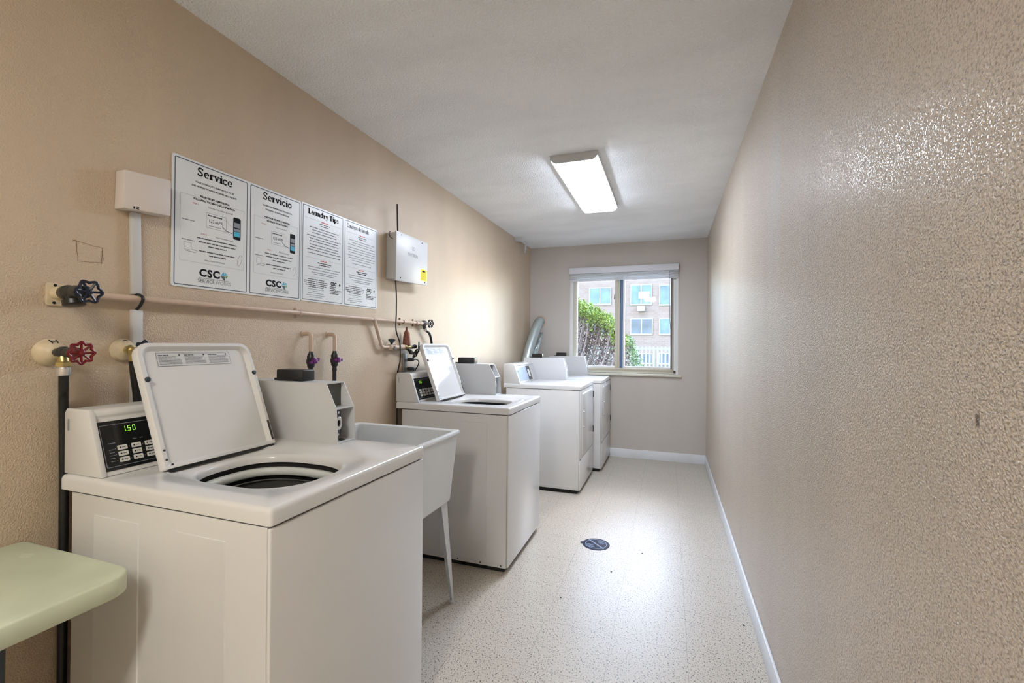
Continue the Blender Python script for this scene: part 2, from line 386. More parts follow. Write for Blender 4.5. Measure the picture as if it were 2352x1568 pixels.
def stroke(mb, pts, wd, fn, mi=0):
    P = [Vector((p[0], p[1])) for p in pts]; L = []; R = []
    for i, p in enumerate(P):
        d = (P[min(i + 1, len(P) - 1)] - P[max(i - 1, 0)]).normalized(); nrm = Vector((-d.y, d.x)); ww = (wd[i] if isinstance(wd, list) else wd) / 2
        L.append(fn(*(p + nrm * ww))); R.append(fn(*(p - nrm * ww)))
    n = len(P); mb.add(L + R, [(i, i + 1, n + i + 1, n + i) for i in range(n - 1)], mi)
# slab-serif alphabet for the poster titles: each glyph = advance, stems/bars (rect) and arcs
def el(cx, cy, rx, ry, a0, a1, n=14): return [(cx + rx * math.cos(math.radians(a0 + (a1 - a0) * i / n)), cy + ry * math.sin(math.radians(a0 + (a1 - a0) * i / n))) for i in range(n + 1)]
TH, TN, SF = .205, .11, .095
def stem(x, y0, y1, top='l', bot='b'):
    q = [[(x, y0), (x, y1), TH]]
    if bot == 'b': q.append([(x - .14, y0 + SF / 2), (x + .14, y0 + SF / 2), SF])
    if top == 'l': q.append([(x - .16, y1 - SF / 2), (x + .05, y1 - SF / 2), SF])
    if top == 'b': q.append([(x - .16, y1 - SF / 2), (x + .16, y1 - SF / 2), SF])
    return [(a[:-1], a[-1]) for a in q]
XH = .50
def bowl(cx, rx=.2, lo=0.0, hi=XH, a0=0, a1=360): return (el(cx, (lo + hi) / 2, rx, (hi - lo) / 2 - .035, a0, a1, 20), .115)
G = {
 'S': (.62, [([(.50, .60), (.46, .66), (.37, .70), (.28, .70), (.17, .66), (.12, .56), (.17, .45), (.30, .38), (.42, .31), (.48, .21), (.44, .10), (.34, .04), (.24, .04), (.14, .08), (.10, .17)], .13), ([(.52, .72), (.52, .54)], .06), ([(.08, .02), (.08, .22)], .06)]),
 'L': (.62, stem(.18, 0, .74, 'b') + [([(.10, .035), (.56, .035)], SF), ([(.54, .0), (.54, .24)], .07)]),
 'T': (.66, stem(.33, 0, .74, '') + [([(.04, .705), (.62, .705)], SF), ([(.07, .74), (.07, .52)], .07), ([(.59, .74), (.59, .52)], .07)]),
 'C': (.66, [(el(.36, .37, .25, .335, 45, 315, 20), .13), ([(.57, .72), (.57, .48)], .06), ([(.57, .02), (.57, .2)], .06)]),
 'e': (.52, [(el(.26, .25, .19, .215, 0, 320, 20), .11), ([(.08, .26), (.46, .26)], .065)]),
 'r': (.44, stem(.16, 0, XH) + [([(.2, .34), (.28, .44), (.38, .45)], .09), ([(.38, .40), (.38, .36)], .12)]),
 'v': (.54, [([(.10, XH), (.27, .04)], .14), ([(.44, XH), (.28, .02)], .08), ([(0.0, .465), (.22, .465)], SF), ([(.34, .465), (.54, .465)], SF)]),
 'i': (.30, stem(.16, 0, XH) + [([(.09, .66), (.23, .66)], .14)]),
 'c': (.50, [(el(.26, .25, .19, .215, 45, 315, 18), .11), ([(.42, .42), (.42, .36)], .12)]),
 'o': (.54, [bowl(.27)]),
 'a': (.54, stem(.38, 0, XH - .06, '') + [([(.12, .40), (.18, .455), (.28, .46), (.36, .42)], .085), (el(.24, .15, .14, .12, 40, 320, 14), .09)]),
 'u': (.60, stem(.14, .08, XH, 'l', '') + stem(.44, 0, XH, 'l') + [([(.14, .14), (.18, .06), (.27, .035), (.38, .09)], .09)]),
 'n': (.60, stem(.14, 0, XH) + stem(.45, 0, .36, '') + [([(.18, .36), (.28, .455), (.38, .45), (.45, .34)], .09)]),
 'd': (.58, stem(.42, 0, .74) + [bowl(.24, .17)]),
 'l': (.30, stem(.15, 0, .74)),
 'p': (.58, stem(.15, -.2, XH) + [bowl(.33, .17)]),
 'y': (.54, [([(.10, XH), (.28, .05)], .14), ([(.44, XH), (.24, -.12), (.12, -.18)], .08), ([(0.0, .465), (.22, .465)], SF), ([(.34, .465), (.54, .465)], SF)]),
 's': (.46, [([(.36, .38), (.30, .45), (.20, .46), (.11, .41), (.12, .32), (.24, .26), (.35, .19), (.34, .08), (.24, .04), (.14, .05), (.08, .12)], .09)]),
 'j': (.30, stem(.17, -.05, XH, 'l', '') + [([(.17, 0), (.14, -.14), (.02, -.18)], .09), ([(.10, .66), (.24, .66)], .14)]),
 ' ': (.26, [])}
def title(mb, txt, size, ac, b, fn, mi=0, sx=1.0):
    W = sum(G[c][0] for c in txt) * size * sx; a = ac - W / 2
    for c in txt:
        adv, st = G[c]
        for pts, wd in st: stroke(mb, [(a + x * size * sx, b + (y - .35) * size) for x, y in pts], wd * size * 1.12, fn, mi)
        a += adv * size * sx

# ------------------------------------------------------------------ room shell
b = MB(); b.box(XL - .2, XR + .2, YF - .2, YB + .2, -.1, 0); struct(b.build('floor', M['floor'], smooth=False))
b = MB(); b.box(XL - .2, XR + .2, YF - .2, YB + .2, H, H + .15); struct(b.build('ceiling', M['ceiling'], smooth=False))
b = MB(); b.box(XL - .15, XL, YF - .15, YB + .15, 0, H); struct(b.build('wall_left', M['wall'], smooth=False))
b = MB(); b.box(XR, XR + .15, YF - .15, YB + .15, 0, H); struct(b.build('wall_right', M['wall_r'], smooth=False))
b = MB(); b.box(XL, XR, YF - .15, YF, 0, H); struct(b.build('wall_front', M['wall'], smooth=False))
WX0, WX1, WZ0, WZ1 = -1.075, .078, .955, 2.12
b = MB(); T = .15
b.box(XL, WX0, YB, YB + T, 0, H); b.box(WX1, XR, YB, YB + T, 0, H); b.box(WX0, WX1, YB, YB + T, 0, WZ0); b.box(WX0, WX1, YB, YB + T, WZ1, H)
struct(b.build('wall_back', M['wall_b'], smooth=False))
def base(name, x0, x1, y0, y1):
    b = MB(); b.box(x0, x1, y0, y1, 0, .098, .003); struct(b.build(name, M['trim']))
base('baseboard_right', XR - .011, XR, YF, YB - .011)
base('baseboard_back', XL + .011, XR, YB - .011, YB)
base('baseboard_left', XL, XL + .011, YF, YB - .011)

# window ------------------------------------------------------------
wn = bpy.data.objects.new('window_1', None); COL.objects.link(wn); wn.location = ((WX0 + WX1) / 2, YB + .07, WZ0); struct(wn)
yf0, yf1 = YB + .045, YB + .105
b = MB()
b.box(WX0, WX0 + .035, yf0, yf1, WZ0, WZ1, .002); b.box(WX1 - .035, WX1, yf0, yf1, WZ0, WZ1, .002)
b.box(WX0 + .035, WX1 - .035, yf0, yf1, WZ0, WZ0 + .055, .002); b.box(WX0 + .035, WX1 - .035, yf0, yf1, WZ1 - .04, WZ1, .002)
b.box(WX0 + .035, WX1 - .035, yf0 - .008, yf0, WZ0 + .005, WZ0 + .02, .001); b.box(WX0 + .035, WX1 - .035, yf0 - .008, yf0, WZ0 + .036, WZ0 + .046, .001)
b.build('window_frame', M['frame'], wn)
b = MB()
b.box(WX0 + .035, WX0 + .05, yf0 + .004, yf0 + .03, WZ0 + .055, WZ1 - .04); b.box(WX1 - .05, WX1 - .035, yf0 + .004, yf0 + .03, WZ0 + .055, WZ1 - .04)
b.box(WX0 + .05, -.556, yf0 + .004, yf0 + .03, WZ0 + .055, WZ0 + .075); b.box(-.48, WX1 - .05, yf0 + .034, yf0 + .055, WZ0 + .055, WZ0 + .075)
b.build('window_sash', M['framewhite'], wn)
b = MB(); b.box(-.588, -.552, yf0 - .004, yf0 + .035, WZ0 + .055, WZ1 - .04, .003); b.box(-.552, -.532, yf0 + .0, yf0 + .03, WZ0 + .055, WZ1 - .04, .002); b.build('meeting_stile', M['frame'], wn)
b = MB(); b.box(-.531, -.500, yf0 + .008, yf0 + .05, WZ0 + .055, WZ1 - .04, .002); b.build('blue_strip', M['bluestrip'], wn)  # plain dark blue strip beside the meeting stile
b = MB(); b.box(-.499, -.478, yf0 + .005, yf0 + .05, WZ0 + .055, WZ1 - .04, .002); b.build('sliding_stile', M['framewhite'], wn)
b = MB(); b.box(-.598, -.588, yf0 - .012, yf0 + .0, 1.80, 1.86, .003); b.box(-.598, -.588, yf0 - .012, yf0, 1.40, 1.44, .003); b.build('sash_latch', M['valvedark'], wn)
b = MB(); b.box(WX0 + .05, -.588, yf0 + .014, yf0 + .018, WZ0 + .07, WZ1 - .04); b.build('pane', M['glass'], wn, smooth=False)
b = MB(); b.box(-.478, WX1 - .05, yf0 + .040, yf0 + .044, WZ0 + .07, WZ1 - .04); b.build('pane', M['glass'], wn, smooth=False)
b = MB(); b.box(.018, .036, yf0 - .006, yf0 + .004, WZ0 + .055, WZ1 - .04, .002); b.build('jamb_seal', M['brownstrip'], wn)
b = MB(); b.box(WX0 - .05, .134, YB - .032, YB + .045, .928, .955, .005); b.box(-.92, .10, YB + .012, YB + .045, .955, .968, .003); b.build('window_sill', mat('cream_sill_paint', (.72, .70, .60), .4, noise=.1, nscale=9), wn)
# reveals, white
b = MB()
b.box(WX0, WX0 + .004, YB, yf0, WZ0, WZ1); b.box(WX1 - .004, WX1, YB, yf0, WZ0, WZ1); b.box(WX0, WX1, YB, yf0, WZ1 - .004, WZ1)
b.box(WX0 - .03, WX0, YB - .006, YB, WZ0, WZ1 + .04, .001); b.box(WX1, WX1 + .022, YB - .006, YB, WZ0, WZ1 + .04, .001)
b.build('window_casing', M['framewhite'], wn)
# blind
bl = thing('window_blind', (-.5, YB - .03, 2.0), 'white slatted blind pulled up above the window', 'blind')
b = MB(); b.box(-1.105, .100, YB - .05, YB - .007, 2.098, 2.168, .003); b.build('headrail', M['blind'], bl)
for i in range(5):
    b = MB(); z = 2.032 + i * .0132; j = .004 * math.sin(i * 2.1)
    b.box(-1.098 + j, .094 + j, YB - .046 + .004 * (i % 2), YB - .010, z, z + (.0085 if i % 3 else .0070), .0012)
    b.build('slat', M['blind'], bl)
b = MB(); b.box(-1.098, .094, YB - .047, YB - .009, 2.014, 2.027, .003); b.build('bottom_rail', M['blind'], bl)
b = MB(); b.tube(smooth_path([(.0, YB - .045, 2.09), (.003, YB - .047, 1.8), (.012, YB - .045, 1.55), (.02, YB - .046, 1.38), (.024, YB - .045, 1.02)]), .003, 8); b.build('tilt_cord', M['inkpale'], bl)
rod = thing('window_bar', (.065, YB - .02, .968), 'white vertical stick with black tip standing at the right window jamb', 'stick')
b = MB(); b.tube([(.066, YB + .02, .995), (.064, YB + .018, 2.00)], .013, 14); b.build('stick', M['framewhite'], rod)
b = MB(); b.tube([(.066, YB + .02, .969), (.066, YB + .02, .996)], .015, 14); b.build('tip', M['black'], rod)

# ------------------------------------------------------------------ ceiling lamps
def ceiling_lamp(x0, x1, y0, y1, label, dm):
    t = thing('ceiling_light', ((x0 + x1) / 2, (y0 + y1) / 2, H), label, 'ceiling lamp')
    z0 = 2.412
    b = MB()
    for a in ((x0, x1, y0, y0 + .012, z0, H), (x0, x1, y1 - .012, y1, z0, H)): b.box(*a, .002)
    for a in ((x0, x0 + .010, y0 + .012, y1 - .012, z0, H), (x1 - .010, x1, y0 + .012, y1 - .012, z0, H)): b.box(*a, .002)
    b.box(x0 + .01, x1 - .01, y0 + .012, y1 - .012, H - .012, H - .002)
    b.build('housing', M['white2'], t)
    b = MB(); pr = [(x0 + .010, z0 + .004), (x0 + .022, z0 - .014), (x0 + .036, z0 - .019), (x1 - .036, z0 - .019), (x1 - .022, z0 - .014), (x1 - .010, z0 + .004), (x1 - .010, z0 + .012), (x0 + .010, z0 + .012)]
    for ya, yb in ((y0 + .002, y0 + .0118), (y1 - .0118, y1 - .002)):
        e = MB(); e.prism([(x0 + .004, z0 + .003)] + [(px_, pz_ - .003) for px_, pz_ in pr[1:5]] + [(x1 - .004, z0 + .003)], ya, yb); e.build('end_cap', M['white2'], t)
    b.prism(pr, y0 + .0122, y1 - .0122); b.build('diffuser', dm, t)
    return t
ceiling_lamp(-.700, -.405, 2.70, 3.83, 'lit rectangular white ceiling lamp over the floor drain', M['lamp_far'])
ceiling_lamp(-.60, -.31, -1.55, -.33, 'lit rectangular ceiling lamp at the near end of the room', M['lamp_near'])

# ------------------------------------------------------------------ laundry machines
DZ = .924
def rect_ring_pts(x0, x1, y0, y1, r, c, dirs):
    """points of a rounded rectangle met by rays from c in given directions"""
    out = []
    for a in dirs:
        d = (math.cos(a), math.sin(a)); t = 1e9
        if d[0] > 1e-9: t = min(t, (x1 - c[0]) / d[0])
        if d[0] < -1e-9: t = min(t, (x0 - c[0]) / d[0])
        if d[1] > 1e-9: t = min(t, (y1 - c[1]) / d[1])
        if d[1] < -1e-9: t = min(t, (y0 - c[1]) / d[1])
        p = [c[0] + d[0] * t, c[1] + d[1] * t]
        for (cx, cy, sx, sy) in ((x1 - r, y1 - r, 1, 1), (x0 + r, y1 - r, -1, 1), (x1 - r, y0 + r, 1, -1), (x0 + r, y0 + r, -1, -1)):
            if (p[0] - cx) * sx > 0 and (p[1] - cy) * sy > 0:
                q = Vector((p[0] - cx, p[1] - cy)).normalized() * r; p = [cx + q.x, cy + q.y]
        out.append(tuple(p))
    return out
def sup(c, a, bb, e, dirs):
    out = []
    for t in dirs:
        d = (math.cos(t), math.sin(t)); k = (abs(d[0] / a) ** e + abs(d[1] / bb) ** e) ** (-1 / e); out.append((c[0] + d[0] * k, c[1] + d[1] * k))
    return out
def console_parts(t, y0, y1, xb, panel_y1, washer=True):
    """slanted control console on the back of the top deck; xb = back x, y from y0 to y1"""
    z = DZ
    prof = [(xb, z), (xb - .001, z + .160), (xb + .006, z + .171), (xb + .016, z + .175), (xb + .090, z + .174), (xb + .101, z + .168), (xb + .104, z + .158), (xb + .100, z + .150), (xb + .153, z + .001)]
    b = MB(); b.prism(prof, y0, y1, .0025)
    # end cheeks standing a little proud of the slanted face
    for ya, yb in ((y0 - .002, y0 + .012),):
        b.prism([(xb, z), (xb - .001, z + .163), (xb + .008, z + .176), (xb + .094, z + .176), (xb + .104, z + .166), (xb + .158, z + .001)], ya, yb, .003)
    b.build('console', M['white'], t)
    p0, p1 = Vector((xb + .1005, 0, z + .150)), Vector((xb + .153, 0, z + .001)); dn = (p1 - p0); nrm = Vector((-dn.z, 0, dn.x)).normalized()
    if nrm.x < 0: nrm = -nrm
    def S(y, s, off=.001): q = p0 + dn * s + nrm * off; return (q.x, y, q.z)
    def slab(mb, ya, yb, s0, s1, o0, o1, mi=0, r=.002):
        oo = rrect(ya, yb, s0, s1, r, 3)
        k = dn.length; oo = rrect(ya, yb, s0 * k, s1 * k, r, 3)
        mb.loft([[S(a, c / k, o0) for a, c in oo], [S(a, c / k, o1) for a, c in oo]], mi, cap1=True)
    return S, slab
def coin_box(t, y0, y1, xf, xb, prof_up, hollow=True):
    """coin meter: sheet steel case with an open, slanted front"""
    z = DZ; (fx0, fz0), (fx1, fz1), (fx2, fz2) = prof_up
    side = [(xf + fx0, z), (xf + fx1, z + fz1), (xf + fx2, z + fz2), (xb, z + fz2), (xb, z)]
    b = MB(); th = .004
    b.prism(side, y0, y0 + th, .0008); b.prism(side, y1 - th, y1, .0008)
    b.box(xb, xf + fx2 + .002, y0 + th, y1 - th, z + fz2 - th, z + fz2)
    b.box(xb, xf + fx0 - .001, y0 + th, y1 - th, z + .001, z + .005)
    b.box(xb, xb + th, y0 + th, y1 - th, z + .005, z + fz2 - th)
    sx = xf + fx1 - .001
    b.box(sx - .055, sx, y0 + th, y1 - th, z + fz1 - .003, z + fz1 + .001)
    if not hollow:
        b.prism([(xf + fx0 - .008, z + .005), (xf + fx1 - .008, z + fz1), (xf + fx2 - .008, z + fz2 - th), (xf + fx2 - .02, z + fz2 - th), (xf + fx0 - .03, z + .005)], y0 + th, y1 - th)
    cb = b.build('coin_box', M['white2'], t)
    b = MB(); b.box(sx - .060, sx - .056, y0 + th, y1 - th, z + .005, z + fz2 - th); b.build('recess_panel', M['darkmetal'], cb)
    b = MB(); b.box(xf + fx0 - .055, xf + fx0 - .018, y0 + .006, y0 + .034, z + .015, z + fz1 - .006, .001); b.build('slide_plate', M['blackgloss'], cb)
    b = MB(); cx = xf + fx0 - .018; cy = y0 + .020; cz = z + .070
    b.loft([[(cx + dx, cy + r * .7 * math.cos(a), cz + r * math.sin(a)) for a in [2 * PI * k / 24 for k in range(24)]] for dx, r in ((0, .024), (.006, .024), (.007, .022), (.006, .012), (.002, .011))])
    b.lathe((cx, cy, z + .108), (1, 0, 0), [(0, .004), (.004, .004), (.005, .002)], 12); b.lathe((cx, cy, z + .030), (1, 0, 0), [(0, .004), (.004, .004), (.005, .002)], 12)
    b.build('coin_slot_ring', M['silver'], cb)
    b = MB(); b.box(xf + fx0 - .045, xf + fx0 - .030, y0 + .045, y0 + .065, z + .005, z + .0065); b.box(xf + fx0 - .025, xf + fx0 - .012, y0 + .035, y0 + .055, z + .005, z + .0065); b.build('floor_slot', M['black'], cb)
    return cb
def reader(t, x0, x1, y0, y1, z0, z1):
    b = MB(); b.box(x0, x1, y0, y1, z0, z1, .006, seg=3); b.box(x0 - .03, x0 + .002, y0 + .02, y0 + .035, z0, z0 + .008, .002); b.build('reader_module', M['black'], t)

def make_washer(xf, y0, label):
    WW = .652; xb = xf - .736; y1 = y0 + WW
    t = thing('washing_machine', (xf - .35, y0 + WW / 2, 0), label, 'washing machine', 'top-loading washers along the left wall')
    # base and body
    b = MB(); b.box(xb + .06, xf - .03, y0 + .02, y1 - .02, .0, .032); b.build('base', M['darkgap'], t)
    q_ = lambda ins, z: [(x, y, z) for x, y in rrect(xb + .045 + ins, xf - .014 - ins, y0 + .004 + ins, y1 - .004 - ins, .003, 3)]
    b = MB(); b.loft([q_(.003, .030), q_(0, .028), q_(0, .879), q_(.001, .880), q_(.012, .880), q_(.012, .20)], cap0=True)
    for (ya, yb, s) in ((y0 + .004, y0 + .0020, -1), (y1 - .004, y1 - .0020, 1)):
        for (xa, xc) in ((xf - .596, xf - .425), (xf - .299, xf - .134)):
            o = rrect(xa, xc, .075, .833, .004, 3); i = rrect(xa + .0010, xc - .0010, .076, .832, .003, 3)
            b.loft([[(p[0], ya, p[1]) for p in o], [(p[0], yb, p[1]) for p in i]], cap1=True)
        b.box(xb + .06, xf - .03, ya, yb, .046, .050)
    b.build('body', M['white'], t)
    b = MB(); b.box(xf - .0125, xf - .002, y0 + .003, y1 - .003, .034, .879, .0035, seg=3); b.build('front_panel', M['white'], t)
    for x in (xf - .17, xf - .31, xf - .045):
        b = MB(); b.lathe((x, y0 + .0042, .040), (0, -1, 0), [(0, .004), (.0012, .004), (.002, .002)], 10); b.build('screw', M['black'], t)
    # deck with wash opening
    c = (xf - .277, y0 + .262); n = 96
    base_dirs = [2 * PI * k / n for k in range(n)]
    for (cx, cy) in ((xf, y0), (xf, y1), (xb, y0), (xb, y1)):
        a = math.atan2(cy - c[1], cx - c[0]) % (2 * PI); base_dirs += [(a + d) % (2 * PI) for d in (-.02, -.01, 0, .01, .02)]
    D = sorted(base_dirs)
    R = lambda ins, z, r=.011: [(x, y, z) for x, y in rect_ring_pts(xb + ins, xf - ins, y0 + ins, y1 - ins, max(r - ins * .5, .002), c, D)]
    E = lambda a, bb, z, e=2.6, cc=c: [(x, y, z) for x, y in sup(cc, a, bb, e, D)]
    rings = [R(.003, .884), R(.0, .885), R(0, .912), R(.0015, .918), R(.005, .9225), R(.010, DZ), E(.225, .186, DZ, 5, (c[0] - .01, c[1] + .01)), E(.219, .180, DZ - .006, 5, (c[0] - .01, c[1] + .01)), E(.198, .165, DZ - .008), E(.190, .157, DZ - .011), E(.186, .153, DZ - .019), E(.185, .152, DZ - .032), E(.190, .157, DZ - .032), ]
    b = MB(); b.loft(rings); b.build('top_deck', M['white'], t, ang=50, recalc=True)
    # tub ring, basket
    b = MB(); b.loft([E(.192, .159, DZ - .050), E(.186, .153, DZ - .047), E(.176, .143, DZ - .048), E(.170, .137, DZ - .054), E(.170, .137, DZ - .068), E(.178, .145, DZ - .073), E(.192, .159, DZ - .073)]); b.build('tub_ring', M['ringplastic'], t, ang=60)
    b = MB(); b.loft([E(.196, .163, DZ - .033), E(.196, .163, DZ - .40), E(.18, .15, DZ - .43)], cap1=True); b.build('outer_tub', M['darkgap'], t, ang=60)
    b = MB(); b.loft([E(.168, .135, DZ - .084), E(.172, .139, DZ - .082), E(.176, .143, DZ - .086), E(.176, .143, DZ - .40), E(.15, .12, DZ - .42)], cap1=True)
    b.lathe((c[0], c[1], DZ - .42), (0, 0, 1), [(0, .11), (.02, .10), (.05, .05), (.25, .035), (.27, .02)], 24); b.build('wash_basket', M['basket'], t, ang=60)
    # console and keypad
    S, slab = console_parts(t, y0 + .012, y0 + .556, xb - .002, None)
    b = MB(); slab(b, y0 + .020, y0 + .250, .07, .92, 0, .0016); cp = b.build('control_panel', M['blackgloss'], t)
    b = MB()
    fr = lambda a, bb: S(a, bb, .0020)
    k = .158
    def frk(a, bb): return S(a, bb / k, .0020)
    ring_rect(b, y0 + .028, y0 + .242, .135 * k, .865 * k, .0012, frk, 0, .003)
    rr = random.Random(3)
    for i, s in enumerate((.57, .62, .67, .72, .77)): bar_line(b, y0 + .040, s * k, .012, .0016, frk, rr, 0, 1)
    for i in range(3):
        for j in range(5): b.add([frk(y0 + .0545 + j * .034, (.56 + i * .105) * k + d) for d in ()] or [frk(y0 + .0545 + j * .034 + dx, (.56 + i * .105) * k + dz) for dx, dz in ((-.0009, -.0009), (.0009, -.0009), (.0009, .0009), (-.0009, .0009))], [(0, 1, 2, 3)])
    bar_line(b, y0 + .040, .46 * k, .018, .002, frk, rr, 0, 1); bar_line(b, y0 + .100, .44 * k, .010, .0016, frk, rr, 0, 1); bar_line(b, y0 + .118, .44 * k, .008, .0016, frk, rr, 0, 1)
    b.build('printing', M['inkpale'], cp)
    for i in range(3):
        for j in range(5):
            b = MB(); s = .515 + i * .105; ya = y0 + .060 + j * .034; slab(b, ya, ya + .0235, s, s + .080, .0015, .0032, 0, .002); b.build('key', M['key'], cp)
    b = MB(); rr = random.Random(5)
    for i in range(3):
        for j in range(5):
            s = (.555 + i * .105) * k; ya = y0 + .060 + j * .034
            f2 = lambda a, bb: S(a, bb / k, .0034)
            quad(b, ya + .004, ya + .008, s - .002, s + .002, f2); bar_line(b, ya + .010, s, .009, .002, f2, rr, 0, 1)
    b.build('key_printing', M['ink'], cp)
    # seven-segment price
    b = MB()
    segs = {'1': 'bc', '5': 'afgcd', '0': 'abcdef'}
    def seg7(ch, a, bt, w_, h_, th_):
        P_ = {'a': (0, w_, 0, th_), 'g': (0, w_, h_ / 2 - th_ / 2, h_ / 2 + th_ / 2), 'd': (0, w_, h_ - th_, h_), 'f': (0, th_, 0, h_ / 2), 'b': (w_ - th_, w_, 0, h_ / 2), 'e': (0, th_, h_ / 2, h_), 'c': (w_ - th_, w_, h_ / 2, h_)}
        for q in segs[ch]:
            x0_, x1_, u0, u1 = P_[q]; quad(b, a + x0_ + .0004, a + x1_ - .0004, bt + u0 + .0004, bt + u1 - .0004, lambda aa, bb: S(aa, bb / k, .0022))
    seg7('1', y0 + .081, .190 * k, .0075, .0155, .0019); seg7('5', y0 + .0935, .190 * k, .0075, .0155, .0019); seg7('0', y0 + .1055, .190 * k, .0075, .0155, .0019)
    quad(b, y0 + .0900, y0 + .0918, .190 * k + .0138, .190 * k + .0155, lambda aa, bb: S(aa, bb / k, .0022))
    b.build('price_display', M['green_led'], cp)
    # serial sticker on the console end
    b = MB(); fn = lambda a, bb: (xb + a, y0 + .0095, DZ + bb); rr = random.Random(4)
    for q in range(4): quad(b, .012 + q * .0022, .013 + q * .0022, .118 - rr.uniform(0, .01), .148, fn)
    b.build('pen_mark', M['inkpale'], t)
    # coin box and reader
    coin_box(t, y0 + .556, y0 + .652, xf, xb + .004, ((-.293, 0), (-.301, .123), (-.347, .213)))
    reader(t, xf - .598, xf - .472, y0 + .575, y0 + .640, DZ + .213, DZ + .256)
    # raised lid, leaning back on the console
    h0 = Vector((xf - .488, 0, DZ + .006)); up = Vector((-.135, 0, .350)).normalized(); nn = Vector((.350, 0, .135)).normalized(); Ln = .375; ya, yb = y0 + .106, y0 + .476
    def LP(a, s, o=0): q = h0 + up * s + nn * o; return (q.x, a, q.z)
    def ringp(i, o, rt, rb=.006): return [LP(a, s, o) for a, s in rrect(ya + i, yb - i, i * .7, Ln - i, [rb, rb, rt, rt], 6)]
    b = MB(); b.loft([ringp(.004, -.026, .036), ringp(.0, -.022, .040), ringp(0, -.004, .040), ringp(.003, 0, .038), ringp(.013, 0, .030), ringp(.016, -.003, .028), ringp(.024, -.013, .022)], cap0=True, cap1=True)
    lid = b.build('lid', M['white'], t, ang=40)
    for a, s in ((ya + .012, .262), (yb - .012, .262)):
        b = MB(); b.lathe(Vector(LP(a, s, 0)), nn, [(0, .0075), (.004, .0070), (.006, .004)], 16); b.build('lid_bumper', M['leg_dark'], lid)
    for a, s in ((ya + .010, .055), (ya + .010, .028), (ya + .022, .012)):
        b = MB(); b.lathe(Vector(LP(a, s, 0)), nn, [(0, .003), (.0015, .003)], 10); b.build('screw', M['black'], lid)
    b = MB(); b.obox(LP(yb - .010, .05, .001), (0, 1, 0), up, nn, .0035, .035, .001); b.build('lid_spring', M['valvedark'], lid)
    b = MB(); fn = lambda a, s: LP(a, s, -.0124); quad(b, ya + .058, ya + .292, .303, .346, fn)
    st = b.build('lid_sticker', M['white2'], lid, smooth=False)
    b = MB(); fn = lambda a, s: LP(a, s, -.0120); rr = random.Random(11)
    ring_rect(b, ya + .058, ya + .292, .303, .346, .0008, fn, 0, .001)
    bar_line(b, ya + .175, .3425, .20, .0010, fn, rr)
    for q in range(3):
        a0 = ya + .063 + q * .077; bar_line(b, a0, .3375, .030, .0034, fn, rr, 0, 1)
        b.add([fn(a0 + .062 + .003 * math.cos(u), .338 + .003 * math.sin(u)) for u in [PI * v / 5 for v in range(10)]], [tuple(range(10))])
        for r_ in range(7): bar_line(b, a0, .3325 - r_ * .0038, (.066 if r_ > 2 else .05 + .016 * rr.random()), .0016, fn, rr, 0, 1)
    b.build('sticker_printing', M['inkgrey'], lid, smooth=False)
    # black strip stands in for the dark gap below the lid, at the hinge
    b = MB(); b.box(xf - .497, xf - .487, ya + .01, yb - .01, DZ - .001, DZ + .006); b.build('lid_gap_strip', M['black'], t)
    return t
w1 = make_washer(-.808, .752, 'nearest white top-loading washer with raised lid, beside the pale green table')
w2 = copy_tree(w1); w2.location = (w1.location.x - .026, w1.location.y + 1.619, 0)
w2['label'] = 'white top-loading washer with raised lid between the laundry tub and the dryers'

